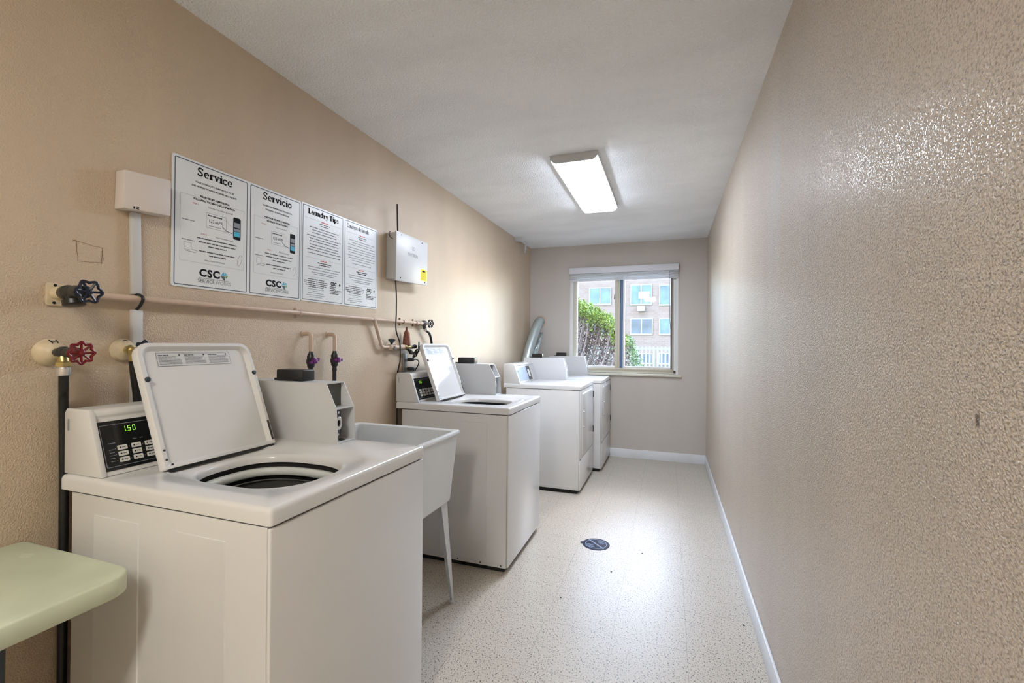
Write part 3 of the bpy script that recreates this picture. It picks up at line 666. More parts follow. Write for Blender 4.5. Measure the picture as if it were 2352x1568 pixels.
def make_dryer(xf, y0, label):
    WW = .686; xb = xf - .706; y1 = y0 + WW
    t = thing('tumble_dryer', (xf - .35, y0 + WW / 2, 0), label, 'dryer', 'tumble dryers near the window')
    b = MB(); b.box(xb + .05, xf - .03, y0 + .02, y1 - .02, 0, .036); b.build('base', M['darkgap'], t)
    b = MB(); b.box(xb + .03, xf - .014, y0 + .003, y1 - .003, .033, .884, .002)
    for ya, yb in ((y0 + .003, y0 + .0018), (y1 - .003, y1 - .0018)): b.box(xb + .05, xf - .03, ya, yb, .055, .060)
    b.build('body', M['white'], t)
    b = MB(); b.box(xf - .012, xf - .002, y0 + .002, y1 - .002, .036, .290, .003); b.build('kick_panel', M['white'], t)
    b = MB(); b.box(xf - .012, xf - .002, y0 + .002, y1 - .002, .295, .882, .003); b.build('front_panel', M['white'], t)
    b = MB(); o = rrect(y0 + .075, y1 - .045, .32, .855, .02, 5); i = rrect(y0 + .081, y1 - .051, .326, .849, .016, 5)
    b.loft([[(xf - .003, a, s) for a, s in o], [(xf + .001, a, s) for a, s in o], [(xf + .005, a, s) for a, s in i]], cap1=True)
    dr = b.build('door', M['white'], t)
    for z in (.69, .56): b = MB(); b.lathe((xf + .0045, y0 + .110, z), (1, 0, 0), [(0, .008), (.006, .008), (.009, .005)], 14); b.build('door_button', M['silver'], dr)
    for z in (.79, .45): b = MB(); b.box(xf - .001, xf + .009, y1 - .040, y1 - .022, z - .03, z + .03, .001); b.build('hinge', M['black'], dr)
    b = MB(); b.box(xf - .004, xf - .0012, y0 + .010, y0 + .040, .2905, .2945); b.build('panel_gap', M['darkgap'], t)
    b = MB()
    rr_ = lambda ins, z: [(x, y, z) for x, y in rrect(xb + ins, xf - ins, y0 + ins, y1 - ins, .014 - ins * .5, 5)]
    b.loft([rr_(.003, .888), rr_(0, .889), rr_(0, .914), rr_(.0015, .920), rr_(.005, .923), rr_(.012, DZ)], cap0=True, cap1=True); b.build('top_deck', M['white'], t, ang=50)
    S, slab = console_parts(t, y0 + .012, y0 + .596, xb, None)
    b = MB(); slab(b, y0 + .050, y0 + .330, .08, .90, 0, .0016); cp = b.build('control_panel', mat('panel_blue_reflection', (.42, .50, .66), .12), t)  # bluish reflection on the console face is put into the panel colour
    b = MB(); slab(b, y0 + .330, y0 + .440, .06, .92, .0, .0020); b.build('display_panel', M['blackgloss'], cp)
    b = MB(); slab(b, y0 + .352, y0 + .405, .28, .72, .002, .004); b.build('key_pad', M['key'], cp)
    b = MB(); b.lathe(S(y0 + .072, .30, .001), (1, 0, .3), [(0, .005), (.003, .004)], 10); b.build('screw', M['inkgrey'], cp)
    coin_box(t, y0 + .596, y0 + .686, xf, xb + .006, ((-.252, 0), (-.258, .095), (-.288, .216)), hollow=False)
    reader(t, xf - .62, xf - .51, y0 + .612, y0 + .672, DZ + .216, DZ + .256)
    return t
d1 = make_dryer(-.702, 3.824, 'white front-loading dryer next to the second washer, its console facing the tub')
d2 = copy_tree(d1); d2.location = (-.626 - .35, 4.577 + .343, 0)
d2['label'] = 'farthest white front-loading dryer, in the corner under the window'

# ------------------------------------------------------------------ laundry tub
tx0, tx1, ty0, ty1, tz = -1.567, -.966, 1.432, 2.022, .857
t = thing('laundry_tub', (-1.27, 1.73, 0), 'white plastic laundry tub on legs between the two washers', 'laundry tub')
def tr(ins, z, r=.03, bot=0): return [(x, y, z) for x, y in rrect(tx0 + ins + bot * .5, tx1 - ins - bot, ty0 + ins + bot * 2, ty1 - ins - bot * 2, r, 5)]
b = MB(); b.loft([tr(0.03, .515, .02, .012), tr(.012, .53, .03, .012), tr(.006, .840, .016, .0), tr(0, .842, .012), tr(0, .854, .012), tr(.002, tz, .012), tr(.020, tz, .014), tr(.026, tz - .005, .02), tr(.034, .70, .035), tr(.05, .555, .05, .012), tr(.08, .545, .05, .012)], cap0=True, cap1=True)
b.build('basin', M['tubplastic'], t, ang=45)
def tub_leg(x, y, sx, sy):
    b = MB(); top = Vector((x, y, .530)); bot = Vector((x - sx * -.0 + .0, y + sy * .085, .012))
    for w_, a in ((.055, (1, 0)), ):
        # folded sheet: two tapering flanges meeting at the outer corner
        for fl in (0, 1):
            d = Vector((-sx, 0, 0)) if fl == 0 else Vector((0, -sy, 0)); th = Vector((0, -sy, 0)) * .0025 if fl == 0 else Vector((-sx, 0, 0)) * .0025
            vs = []
            for p, ww in ((top, .062), (bot, .022)): vs += [p, p + d * ww, p + d * ww + th, p + th]
            b.add(vs, [(0, 1, 5, 4), (1, 2, 6, 5), (2, 3, 7, 6), (3, 0, 4, 7), (0, 3, 2, 1), (4, 5, 6, 7)])
    b.lathe((bot.x - sx * .01, bot.y - sy * .01, 0), (0, 0, 1), [(0, .013), (.006, .013), (.013, .009), (.016, .006)], 12)
    b.build('leg', M['white2'], t)
for x, sx in ((-1.0, 1), (-1.53, -1)):
    for y, sy in ((1.955, 1), (1.515, -1)): tub_leg(x, y, sx, sy)
b = MB(); b.lathe((-1.27, 1.73, .40), (0, 0, 1), [(0, .02), (.1, .02), (.11, .035), (.125, .035)], 16); b.build('drain_pipe', M['black'], t)

# ------------------------------------------------------------------ folding table (lower left)
t = thing('folding_table', (-1.37, .1, 0), 'pale green plastic table at the lower left edge, touching the beige wall', 'table')
b = MB(); o = lambda ins, z: [(x, y, z) for x, y in rrect(-1.592 + ins, -1.148 - ins, -1.15 + ins, .704 - ins, [.02, .02, .055, .02], 8)]
b.loft([o(.002, .716), o(0, .718), o(0, .755), o(.0015, .7585), o(.005, .760)], cap0=True, cap1=True)
b.loft([[(-1.47 + .018 * math.cos(a), .655 + .012 * math.sin(a), z) for a in [2 * PI * k / 16 for k in range(16)]] for z in (.7595, .7606)], cap1=True)
b.build('table_top', M['green_table'], t, ang=50)
for x, y in ((-1.285, .52), (-1.50, .52), (-1.285, -1.0), (-1.50, -1.0)):
    b = MB(); b.tube([(x, y, .0), (x, y, .717)], .020, 16); b.build('leg', M['leg_dark'], t)

# ------------------------------------------------------------------ plumbing on the left wall
def handwheel(mb, c, ax, R=.026, lobes=7, mi=0, spokes=7):
    c = Vector(c); ax = Vector(ax).normalized(); up = Vector((0, 0, 1)) if abs(ax.z) < .9 else Vector((0, 1, 0)); u = ax.cross(up).normalized(); v = ax.cross(u)
    n = 70; pts = [c + (u * math.cos(a) + v * math.sin(a)) * (R * (1 + .11 * math.cos(lobes * a))) for a in [2 * PI * k / n for k in range(n)]]
    m = 8; vs = []; fs = []
    for i, p in enumerate(pts):
        rad = (p - c).normalized(); rr = R * .15
        for k in range(m):
            a = 2 * PI * k / m; vs.append(p + rad * (rr * math.cos(a)) + ax * (rr * math.sin(a)))
    for i in range(n):
        for k in range(m): fs.append((i * m + k, i * m + (k + 1) % m, ((i + 1) % n) * m + (k + 1) % m, ((i + 1) % n) * m + k))
    mb.add(vs, fs, mi)
    for k in range(spokes):
        a = 2 * PI * k / spokes; mb.tube([c - ax * .002, c + (u * math.cos(a) + v * math.sin(a)) * R], [R * .13, R * .12], 6, mi)
    mb.lathe(c - ax * .006, ax, [(0, R * .28), (.010, R * .28), (.012, R * .15)], 12, mi)
WX = XL
# hot valve, red wheel
t = thing('hose_valve', (WX, .751, 1.25), 'brass hose valve with a red handwheel on the beige wall, left of the raised lid', 'valve')
b = MB(); b.lathe((WX, .751, 1.251), (1, 0, 0), [(0, .036), (.004, .037), (.014, .033), (.026, .024), (.036, .016), (.038, .012)], 28); esc = b.build('escutcheon', M['cream'], t)
b = MB(); fn = lambda a, c: (WX + .0235, .745 + a, 1.262 + c); 
for sgn in (-1, 1): b.tube([(WX + .030, .751 + sgn * .006, 1.276), (WX + .024, .751 + sgn * .007, 1.281), (WX + .016, .751 + sgn * .0075, 1.284)], .0012, 6)
b.tube([(WX + .022, .744, 1.2815), (WX + .022, .758, 1.2815)], .0012, 6); b.build('marker_letter', M['ink'], esc)
b = MB(); b.lathe((WX + .036, .751, 1.251), (1, 0, 0), [(0, .011), (.022, .012), (.024, .016), (.034, .016), (.036, .012), (.060, .010), (.062, .015), (.078, .014), (.080, .007), (.104, .005)], 16); b.build('valve_body', M['valvedark'], t)
b = MB(); b.tube([(WX + .060, .751, 1.250), (WX + .067, .751, 1.225)], .013, 12); b.lathe((WX + .067, .751, 1.228), (0, 0, -1), [(0, .013), (.004, .018), (.014, .018), (.016, .014)], 6); b.build('hose_fitting', M['brass'], t)
b = MB(); handwheel(b, (WX + .142, .751, 1.251), (1, 0, 0), .026, 8, 0, 8); b.lathe((WX + .100, .751, 1.251), (1, 0, 0), [(0, .010), (.03, .013), (.04, .008)], 12); b.build('handwheel', M['wheelred'], t)
b = MB(); hx = WX + .067
b.lathe((hx, .751, 1.212), (0, 0, -1), [(0, .014), (.008, .0155), (.022, .015), (.024, .011)], 16, 0); b.build('hose_collar', M['silver'], t)
t = thing('water_hose', (hx, .751, 0), 'black worn hose hanging from the red-wheeled valve behind the washer', 'hose')
b = MB(); b.tube(smooth_path([(hx, .751, 1.192), (hx - .018, .760, 1.155), (hx - .0435, .773, 1.105), (hx - .0445, .776, .93), (hx - .043, .776, .80), (hx - .043, .776, .5), (hx - .043, .776, .1), (hx - .043, .776, 0.002)]), .0105, 12); b.build('hose', M['rubber'], t)
# cold valve, mostly hidden by the lid
t = thing('hose_valve', (WX, .926, 1.25), 'brass hose valve with cream collar half hidden behind the near washer lid', 'valve')
b = MB(); b.lathe((WX, .926, 1.255), (1, 0, 0), [(0, .034), (.003, .035), (.014, .031), (.024, .018), (.026, .012)], 28); esc = b.build('escutcheon', M['cream'], t)
b = MB(); b.tube([(WX + .014 + .001, .926 + .010 * math.cos(a), 1.2755 + .009 * math.sin(a)) for a in [PI * .1 + PI * 1.1 * k / 10 for k in range(11)]], .0015, 6); b.build('marker_letter', M['ink'], esc)
b = MB(); b.lathe((WX + .024, .926, 1.255), (1, 0, 0), [(0, .012), (.010, .016), (.020, .016), (.022, .010), (.06, .009)], 8); b.tube([(WX + .052, .926, 1.252), (WX + .052, .927, 1.222)], .012, 12); b.build('valve_body', M['brass'], t)
b = MB(); handwheel(b, (WX + .105, .926, 1.255), (1, 0, 0), .026, 8, 0, 8); b.tube([(WX + .08, .926, 1.255), (WX + .105, .926, 1.255)], .006, 8); b.build('handwheel', M['wheelblue'], t)
t = thing('water_hose', (WX + .05, .93, .2), 'black hose bending down between wall and near washer lid', 'hose')
b = MB(); b.tube(smooth_path([(WX + .052, .926, 1.225), (WX + .045, .935, 1.17), (WX + .036, .948, 1.10), (WX + .024, .95, 1.0), (WX + .022, .95, .8), (WX + .022, .95, .002)]), .0110, 12); b.build('hose', M['rubber'], t)
# blue wheel hose bib
t = thing('hose_valve', (WX, .766, 1.41), 'dark hose tap with blue-black handwheel at the left end of the long pipe', 'valve')
b = MB(); b.prism(rrect(.742, .790, 1.378, 1.440, .006, 3), WX, WX + .007, .001, axis='x'); b.lathe((WX, .766, 1.413), (1, 0, 0), [(0, .018), (.016, .018), (.03, .013)], 20); esc = b.build('wall_flange', M['cream'], t)
b = MB()
for y, z in ((.760, 1.434), (.758, 1.386)): b.lathe((WX + .007, y, z), (1, 0, 0), [(0, .004), (.003, .003)], 10)
b.build('screw', M['ink'], esc)
b = MB(); b.lathe((WX + .026, .766, 1.413), (1, 0, 0), [(0, .014), (.012, .019), (.030, .021), (.040, .015), (.055, .013), (.058, .019), (.082, .018), (.086, .008), (.114, .005)], 18); b.build('valve_body', M['valvedark'], t)
b = MB(); b.tube([(WX + .060, .766, 1.410), (WX + .078, .766, 1.388)], .013, 12); b.lathe((WX + .076, .766, 1.394), (.25, 0, -1), [(0, .017), (.003, .0245), (.015, .0245), (.017, .019)], 20); b.build('outlet_cap', M['black'], t)
b = MB(); handwheel(b, (WX + .142, .766, 1.413), (1, 0, 0), .027, 6, 0, 6); b.lathe((WX + .092, .766, 1.413), (1, 0, 0), [(0, .014), (.035, .017), (.045, .008)], 12); b.build('handwheel', M['wheelblue'], t)
# long pipe with branch
px, pz = WX + .025, 1.414
t = thing('water_pipe', (px, 1.7, pz), 'long horizontal beige-painted pipe along the left wall with a drop branch', 'pipe')
b = MB(); b.tube([(px, .785, pz), (px, 2.665, pz)], .0105, 14)
b.tube([(px, 2.160, pz), (px, 2.166, 1.392), (px, 2.225, 1.268), (px, 2.236, 1.259), (px, 2.252, 1.256), (px, 2.298, 1.256)], .0098, 12)
b.lathe((px, 2.145, pz), (0, 1, 0), [(0, .0125), (.03, .0125)], 14); b.lathe((px, 2.645, pz), (0, 1, 0), [(0, .0125), (.022, .014), (.04, .0125)], 14)
b.build('pipe', M['pipe'], t)
for y in (1.612, 2.447, 2.60):
    b = MB(); b.lathe((px, y - .005, pz), (0, 1, 0), [(0, .0125), (.010, .0125)], 14); b.box(WX, WX + .004, y - .005, y + .005, pz - .024, pz + .024, .001)
    b.lathe((WX + .004, y, pz + .019), (1, 0, 0), [(0, .004), (.003, .003)], 8); b.lathe((WX + .004, y, pz - .019), (1, 0, 0), [(0, .004), (.003, .003)], 8); b.build('pipe_clamp', M['pipe' if y < 2 else 'copper'], t)
# far end valve and hose
t = thing('hose_valve', (px, 2.70, 1.41), 'small dark tap with blue-black handwheel at the far end of the long pipe', 'valve')
b = MB(); b.lathe((px, 2.678, pz), (0, 1, 0), [(0, .011), (.012, .019), (.035, .021), (.050, .014), (.052, .008)], 16); b.tube([(px, 2.70, pz), (px + .004, 2.715, pz - .035)], .012, 12); b.build('valve_body', M['valvedark'], t)
b = MB(); handwheel(b, (px + .012, 2.775, pz + .002), (.35, 1, 0), .026, 6, 0, 6); b.tube([(px, 2.72, pz), (px + .012, 2.775, pz)], .005, 8); b.build('handwheel', M['wheelblue'], t)
b = MB(); b.lathe((px + .004, 2.715, pz - .030), (.15, .35, -1), [(0, .013), (.02, .014), (.022, .011)], 12); b.build('hose_collar', M['silver'], t)
t = thing('water_hose', (px, 2.8, 1.0), 'short black hose from the far tap down behind the second washer lid', 'hose')
b = MB(); b.tube(smooth_path([(px + .008, 2.725, pz - .05), (px + .010, 2.765, 1.345), (px + .006, 2.80, 1.29), (px - .004, 2.83, 1.20), (px - .0145, 2.84, 1.12), (px - .0145, 2.84, .8), (px - .0145, 2.84, .002)]), .0085, 12); b.build('hose', M['rubber'], t)
# branch valve
t = thing('stop_valve', (px, 2.335, 1.256), 'beige stop valve with black cap on the pipe branch beside the copper chamber', 'valve')
b = MB(); b.lathe((px, 2.300, 1.256), (0, 1, 0), [(.001, .012), (.004, .017), (.028, .018), (.034, .012), (.10, .011)], 14); b.lathe((WX, 2.378, 1.258), (1, 0, 0), [(0, .026), (.006, .026), (.012, .018), (.03, .014)], 22)
b.lathe((px, 2.41, 1.256), (0, 1, 0), [(0, .015), (.045, .017), (.05, .014)], 14); b.build('valve_body', M['pipe'], t)
b = MB(); b.tube([(px + .002, 2.322, 1.262), (px + .008, 2.318, 1.285)], .007, 10); b.lathe((px + .006, 2.320, 1.280), (.1, -.1, 1), [(0, .010), (.010, .012), (.012, .020), (.022, .021), (.025, .016)], 12); b.build('cap_handle', M['leg_dark'], t)
b = MB(); b.lathe((px + .012, 2.335, 1.250), (1, 0, -.2), [(0, .013), (.012, .014), (.014, .010)], 6); b.build('union_nut', M['greymetal'], t)
# copper chamber
t = thing('hammer_arrestor', (px, 2.484, 1.27), 'brown copper cone standing on the pipe junction left of the second washer lid', 'pipe fitting')
b = MB(); b.lathe((px + .006, 2.484, 1.262), (0, 0, 1), [(0, .020), (.012, .024), (.020, .0245), (.050, .022), (.085, .0185), (.092, .013), (.100, .0085), (.118, .0065), (.121, .004)], 20); b.build('chamber', M['copper'], t)
b = MB(); b.lathe((px + .006, 2.455, 1.256), (0, 1, 0), [(0, .015), (.02, .018), (.06, .018), (.075, .013)], 14); b.build('tee', M['brass'], t)
for (y, z, dx, ax, lab) in ((2.555, 1.258, .038, (1, .5, 0), 'green-black handwheel tap to the right of the copper cone'), (2.507, 1.226, .050, (1, .1, -.5), 'lower black handwheel tap under the copper cone')):
    t = thing('wheel_tap', (px, y, z), lab, 'valve')
    b = MB(); b.tube([(px + .006, y - .03, 1.252), (px + dx * .5, y, z)], .011, 12); b.lathe((px + dx * .3, y, z), ax, [(0, .012), (.01, .014), (.022, .009)], 12); b.build('valve_body', M['valvedark'], t)
    b = MB(); handwheel(b, (px + dx + .008, y + (.012 if ax[1] > .3 else 0), z - (.010 if ax[2] < 0 else 0)), ax, .028, 5, 0, 5); b.build('handwheel', M['valvedark'], t)
# two copper-elbow risers with purple-handled valves
for y, side in ((1.660, 'nearer the poster-side box'), (1.816, 'closer to the tub')):
    lab = ('beige elbow pipe with purple-lever shutoff valve and black riser, left one of the pair' if y < 1.7 else 'beige elbow pipe with purple-lever shutoff valve and black riser, right one of the pair')
    t = thing('supply_riser', (WX, y, 1.2), lab, 'pipe', 'tub supply risers')
    x = WX + .045
    b = MB(); b.tube([(WX, y, 1.321), (x - .016, y, 1.321)] + [(x - .016 + .016 * math.sin(a), y, 1.305 + .016 * math.cos(a)) for a in [PI / 2 * k / 5 for k in range(1, 6)]] + [(x, y, 1.238)], .0095, 14)
    b.lathe((WX, y, 1.321), (1, 0, 0), [(0, .016), (.003, .016), (.004, .010)], 16); b.build('elbow_pipe', M['pipe'], t)
    b = MB(); b.lathe((x, y, 1.240), (0, 0, -1), [(0, .010), (.006, .010), (.020, .017), (.036, .017), (.038, .020), (.056, .020), (.058, .017), (.070, .016), (.078, .010), (.092, .012), (.10, .010)], 14); b.build('valve_body', M['black'], t)
    b = MB(); b.obox((x + .020, y + .001, 1.197), (0, 1, .3 if y < 1.7 else 0), (1, 0, 0), (0, 0, 1), .026, .006, .0055); b.lathe((x + .014, y, 1.197), (1, 0, 0), [(0, .013), (.014, .013), (.016, .009)], 14); b.build('lever', M['purple'], t)
    b = MB(); b.tube([(x, y, 1.142), (x, y, .8625 + .01)], .0098, 12); b.build('riser_tube', M['black'], t)

# ------------------------------------------------------------------ raceway box and covers
t = thing('cable_box', (WX, .98, 1.74), 'flat off-white cable box on the wall, left of the first poster', 'junction box')
b = MB()
vs = [(.903, 1.801), (1.037, 1.812), (1.037, 1.694), (.900, 1.683)]
b.prism(vs, WX, WX + .045, .004, axis='x'); b.build('cover', mat('pinkish_white_paint', (.72, .66, .63), .4), t)
b = MB(); fn = lambda a, c: (WX + .0453, a, c); quad(b, .926, .931, 1.688, 1.696, fn); quad(b, .934, .942, 1.689, 1.692, fn); quad(b, .934, .942, 1.694, 1.697, fn); b.build('label_mark', M['ink'], t, smooth=False)
t = thing('raceway_cover', (WX, .95, 1.56), 'upper white cable cover running down from the flat cable box', 'cable cover')
b = MB(); b.prism([(.9390, 1.685), (.9655, 1.685), (.9720, 1.431), (.9455, 1.429)], WX, WX + .016, .002, axis='x'); b.build('cover', M['white2'], t)
t = thing('raceway_cover', (WX, .96, 1.2), 'lower white cable cover below the long pipe, going behind the washer lid', 'cable cover')
b = MB(); b.prism([(.9450, 1.381), (.9750, 1.381), (.9760, .90), (.9480, .90)], WX, WX + .016, .002, axis='x'); b.build('cover', M['white2'], t)
t = thing('cable', (WX, .96, 1.4), 'short black cable crossing the long pipe between the two white cable covers', 'cable')
b = MB(); b.tube(smooth_path([(WX + .010, .956, 1.430), (WX + .030, .958, 1.426), (WX + .042, .958, 1.414), (WX + .030, .958, 1.395), (WX + .010, .958, 1.380)]), .0045, 10); b.build('cable_run', M['black'], t)
# pencil square
b = MB(); rr = random.Random(2)
def wob(p, q): return [(p[0] + (q[0] - p[0]) * k / 8 + rr.uniform(-.0008, .0008), p[1] + (q[1] - p[1]) * k / 8 + rr.uniform(-.0008, .0008)) for k in range(9)]
for p, q in (((.800, 1.568), (.872, 1.558)), ((.872, 1.560), (.870, 1.512)), ((.874, 1.514), (.812, 1.510)), ((.813, 1.510), (.808, 1.567)), ((.870, 1.55), (.874, 1.525)), ((.800, 1.565), (.81, 1.57))):
    stroke(b, wob(p, q), .0011, lambda a, c: (WX + .0006, a, c))
tag(b.build('pencil_drawing', M['pencil'], smooth=False), 'hand-drawn brown square outline on the beige wall above the blue-wheeled tap', 'drawing')

# ------------------------------------------------------------------ posters
def poster(label, y0, y1, z0, z1, tilt=0.0):
    t = thing('poster', (WX, (y0 + y1) / 2, (z0 + z1) / 2), label, 'poster', 'laundry posters on the left wall')
    b = MB(); o = rrect(y0, y1, z0, z1, .008, 5)
    b.loft([[(WX + .0004, a, c) for a, c in o], [(WX + .0030, a, c) for a, c in o]], cap0=True, cap1=True); b.build('sheet', M['paper'], t)
    return t
def logo(bk, bc, bg_, bb_, a, c, s, fn, sub=True):
    put_text(bk, 'CSC', s * 1.36, (a - s * .15, c), fn, 0, bold=s * .060, sx=1.08, sp=1.12)
    da, dc, r = a + s * 1.95, c - s * .02, s * .62
    bc.add([fn(da - r * .9, dc + r * .1), fn(da - r * .1, dc + r), fn(da + r * .1, dc + r * .2)], [(0, 1, 2)]); bc.add([fn(da + r * .1, dc + r * .2), fn(da + r * .2, dc + r * .9), fn(da + r * .8, dc + r * .4)], [(0, 1, 2)])
    bg_.add([fn(da + r * .2, dc + .0), fn(da + r * .95, dc + r * .3), fn(da + r * .5, dc - r * .5)], [(0, 1, 2)])
    bb_.add([fn(da - r * .9, dc - r * .05), fn(da + r * .1, dc), fn(da + r * .15, dc - r * 1.05)], [(0, 1, 2)])
def phone_pic(mbs, a, c, w_, h_, fn):
    bk, bl_, gy = mbs
    o = rrect(a - w_ / 2, a + w_ / 2, c - h_ / 2, c + h_ / 2, w_ * .18, 4); bk.add([fn(*p) for p in o], [tuple(range(len(o)))])
    f2 = lambda p, q: tuple(Vector(fn(p, q)) + Vector((.0003, 0, 0)))
    quad(gy, a - w_ * .40, a + w_ * .40, c + h_ * .05, c + h_ * .27, f2); quad(gy, a - w_ * .40, a + w_ * .40, c - h_ * .12, c + h_ * .0, f2)
    quad(bl_, a - w_ * .40, a + w_ * .40, c - h_ * .36, c - h_ * .14, f2)
FNP = lambda a, c: (WX + .0034, a, c)
SRV = [
 [(.155, 'YOUR SATISFACTION IS IMPORTANT TO US', 1), (.190, 'AND PROPERLY WORKING MACHINES ARE A PRIORITY', 1)],
 [(.262, 'PLEASE REPORT A SERVICE ISSUE', 1), (.292, 'FOLLOWING THE NEXT TWO-STEP METHOD', 1)]]
def service_panel(t, y0, y1, z0, z1, head, esp):
    W_, H_ = y1 - y0, z1 - z0; A = lambda u: y0 + u * W_; C = lambda v: z1 - v * H_
    bk, gy, rd, bl_, gn, pale, nv, bt = [MB() for _ in range(8)]
    ring_rect(nv, y0, y1, z0, z1, .0030, FNP, 0, .006)
    title(bt, head, H_ * .092, A(.52), C(.062), FNP, sx=1.0)
    rr = random.Random(len(head)); hh = H_ * .0125
    L1 = ('LA SATISFACCION ES IMPORTANTE Y TENER MAQUINAS', 'TRABAJANDO ES NUESTRA PRIORIDAD') if esp else ('YOUR SATISFACTION IS IMPORTANT TO US', 'AND PROPERLY WORKING MACHINES ARE A PRIORITY')
    put_text(gy, L1[0], hh * 1.5, (A(.52), C(.150)), FNP, bold=.0003, sx=.92 if not esp else .74); put_text(gy, L1[1], hh * 1.5, (A(.52), C(.185)), FNP, bold=.0003, sx=.86)
    L2 = ('POR FAVOR REPORTE UN PROBLEMA', 'SIGUIENDO ESTOS DOS PASOS') if esp else ('PLEASE REPORT A SERVICE ISSUE', 'FOLLOWING THE NEXT TWO-STEP METHOD')
    put_text(bk, L2[0], hh * 1.6, (A(.52), C(.258)), FNP, bold=.0004, sx=.9); put_text(bk, L2[1], hh * 1.6, (A(.52), C(.290)), FNP, bold=.0004, sx=.9)
    ring_rect(pale, A(.07), A(.95), C(.805), C(.272), .0006, FNP, 0, .001)
    (pale if False else rd); put_text(rd, 'PASO 1' if esp else 'STEP 1', hh * 1.4, (A(.26), C(.330)), FNP)
    put_text(gy, 'Tome nota del numero' if esp else 'Take note of the machine ID number', hh * 1.4, (A(.60), C(.330)), FNP, sx=.85)
    # card and phone pictures
    ring_rect(gy, A(.40), A(.68), C(.500), C(.375), .0007, FNP, 0, .003); put_text(gy, '123-APR', hh * 3.2, (A(.53), C(.440)), FNP, sx=.9); bar_line(gy, A(.52), C(.395), W_ * .20, hh * .9, FNP, rr); bar_line(pale, A(.52), C(.480), W_ * .16, hh * .5, FNP, rr)
    stroke(rd, [(A(.64), C(.40)), (A(.70), C(.405)), (A(.72), C(.43)), (A(.78), C(.44))], .0007, FNP); stroke(bk, [(A(.62), C(.46)), (A(.68), C(.49)), (A(.77), C(.50))], .0022, FNP)
    phone_pic((bk, bl_, pale), A(.84), C(.447), W_ * .115, H_ * .195, FNP)
    bar_line(pale, A(.17), C(.475), W_ * .16, hh * .7, FNP, rr); bar_line(pale, A(.17), C(.635), W_ * .16, hh * .7, FNP, rr)
    put_text(rd, 'PASO 2' if esp else 'STEP 2', hh * 1.4, (A(.37), C(.565)), FNP)
    put_text(gy, 'Reporte el problema' if esp else 'Report the service need by', hh * 1.4, (A(.66), C(.565)), FNP, sx=.85)
    for v, wd in ((.600, .56), (.630, .52), (.658, .26), (.705, .50), (.733, .24)): bar_line(gy, A(.56), C(v), W_ * wd, hh * .85, FNP, rr)
    put_text(gy, 'Llame gratis 1-877-264-6622' if esp else 'Calling toll free at 1-877-264-6622', hh * 1.3, (A(.52), C(.775)), FNP, sx=.8)
    ring_rect(gy, A(.12), A(.21), C(.715), C(.655), .0008, FNP, 0, .001); stroke(gy, [(A(.13), C(.722)), (A(.26), C(.728)), (A(.29), C(.712)), (A(.22), C(.705))], .0012, FNP)
    o = el(A(.885), C(.725), W_ * .03, H_ * .048, 0, 360, 20); stroke(gy, [(x + (y - C(.725)) * .25, y) for x, y in o], .0009, FNP)
    logo(bk, bl_, gn, nv, A(.47), C(.885), H_ * .062, FNP); quad(gy, A(.31), A(.72), C(.927), C(.924), FNP)
    put_text(gy, 'SERVICE', H_ * .042, (A(.41), C(.950)), FNP, sx=.95); put_text(pale, 'WORKS', H_ * .042, (A(.645), C(.950)), FNP, sx=.95)
    for mb, nme, mt in ((nv, 'border', 'navy'), (bt, 'title', 'ink'), (bk, 'bold_print', 'ink'), (gy, 'small_print', 'inkgrey'), (rd, 'red_print', 'red'), (bl_, 'blue_print', 'cyan'), (gn, 'green_print', 'green'), (pale, 'faint_print', 'inkpale')): mb.build(nme, M[mt], t, smooth=False, recalc=False)
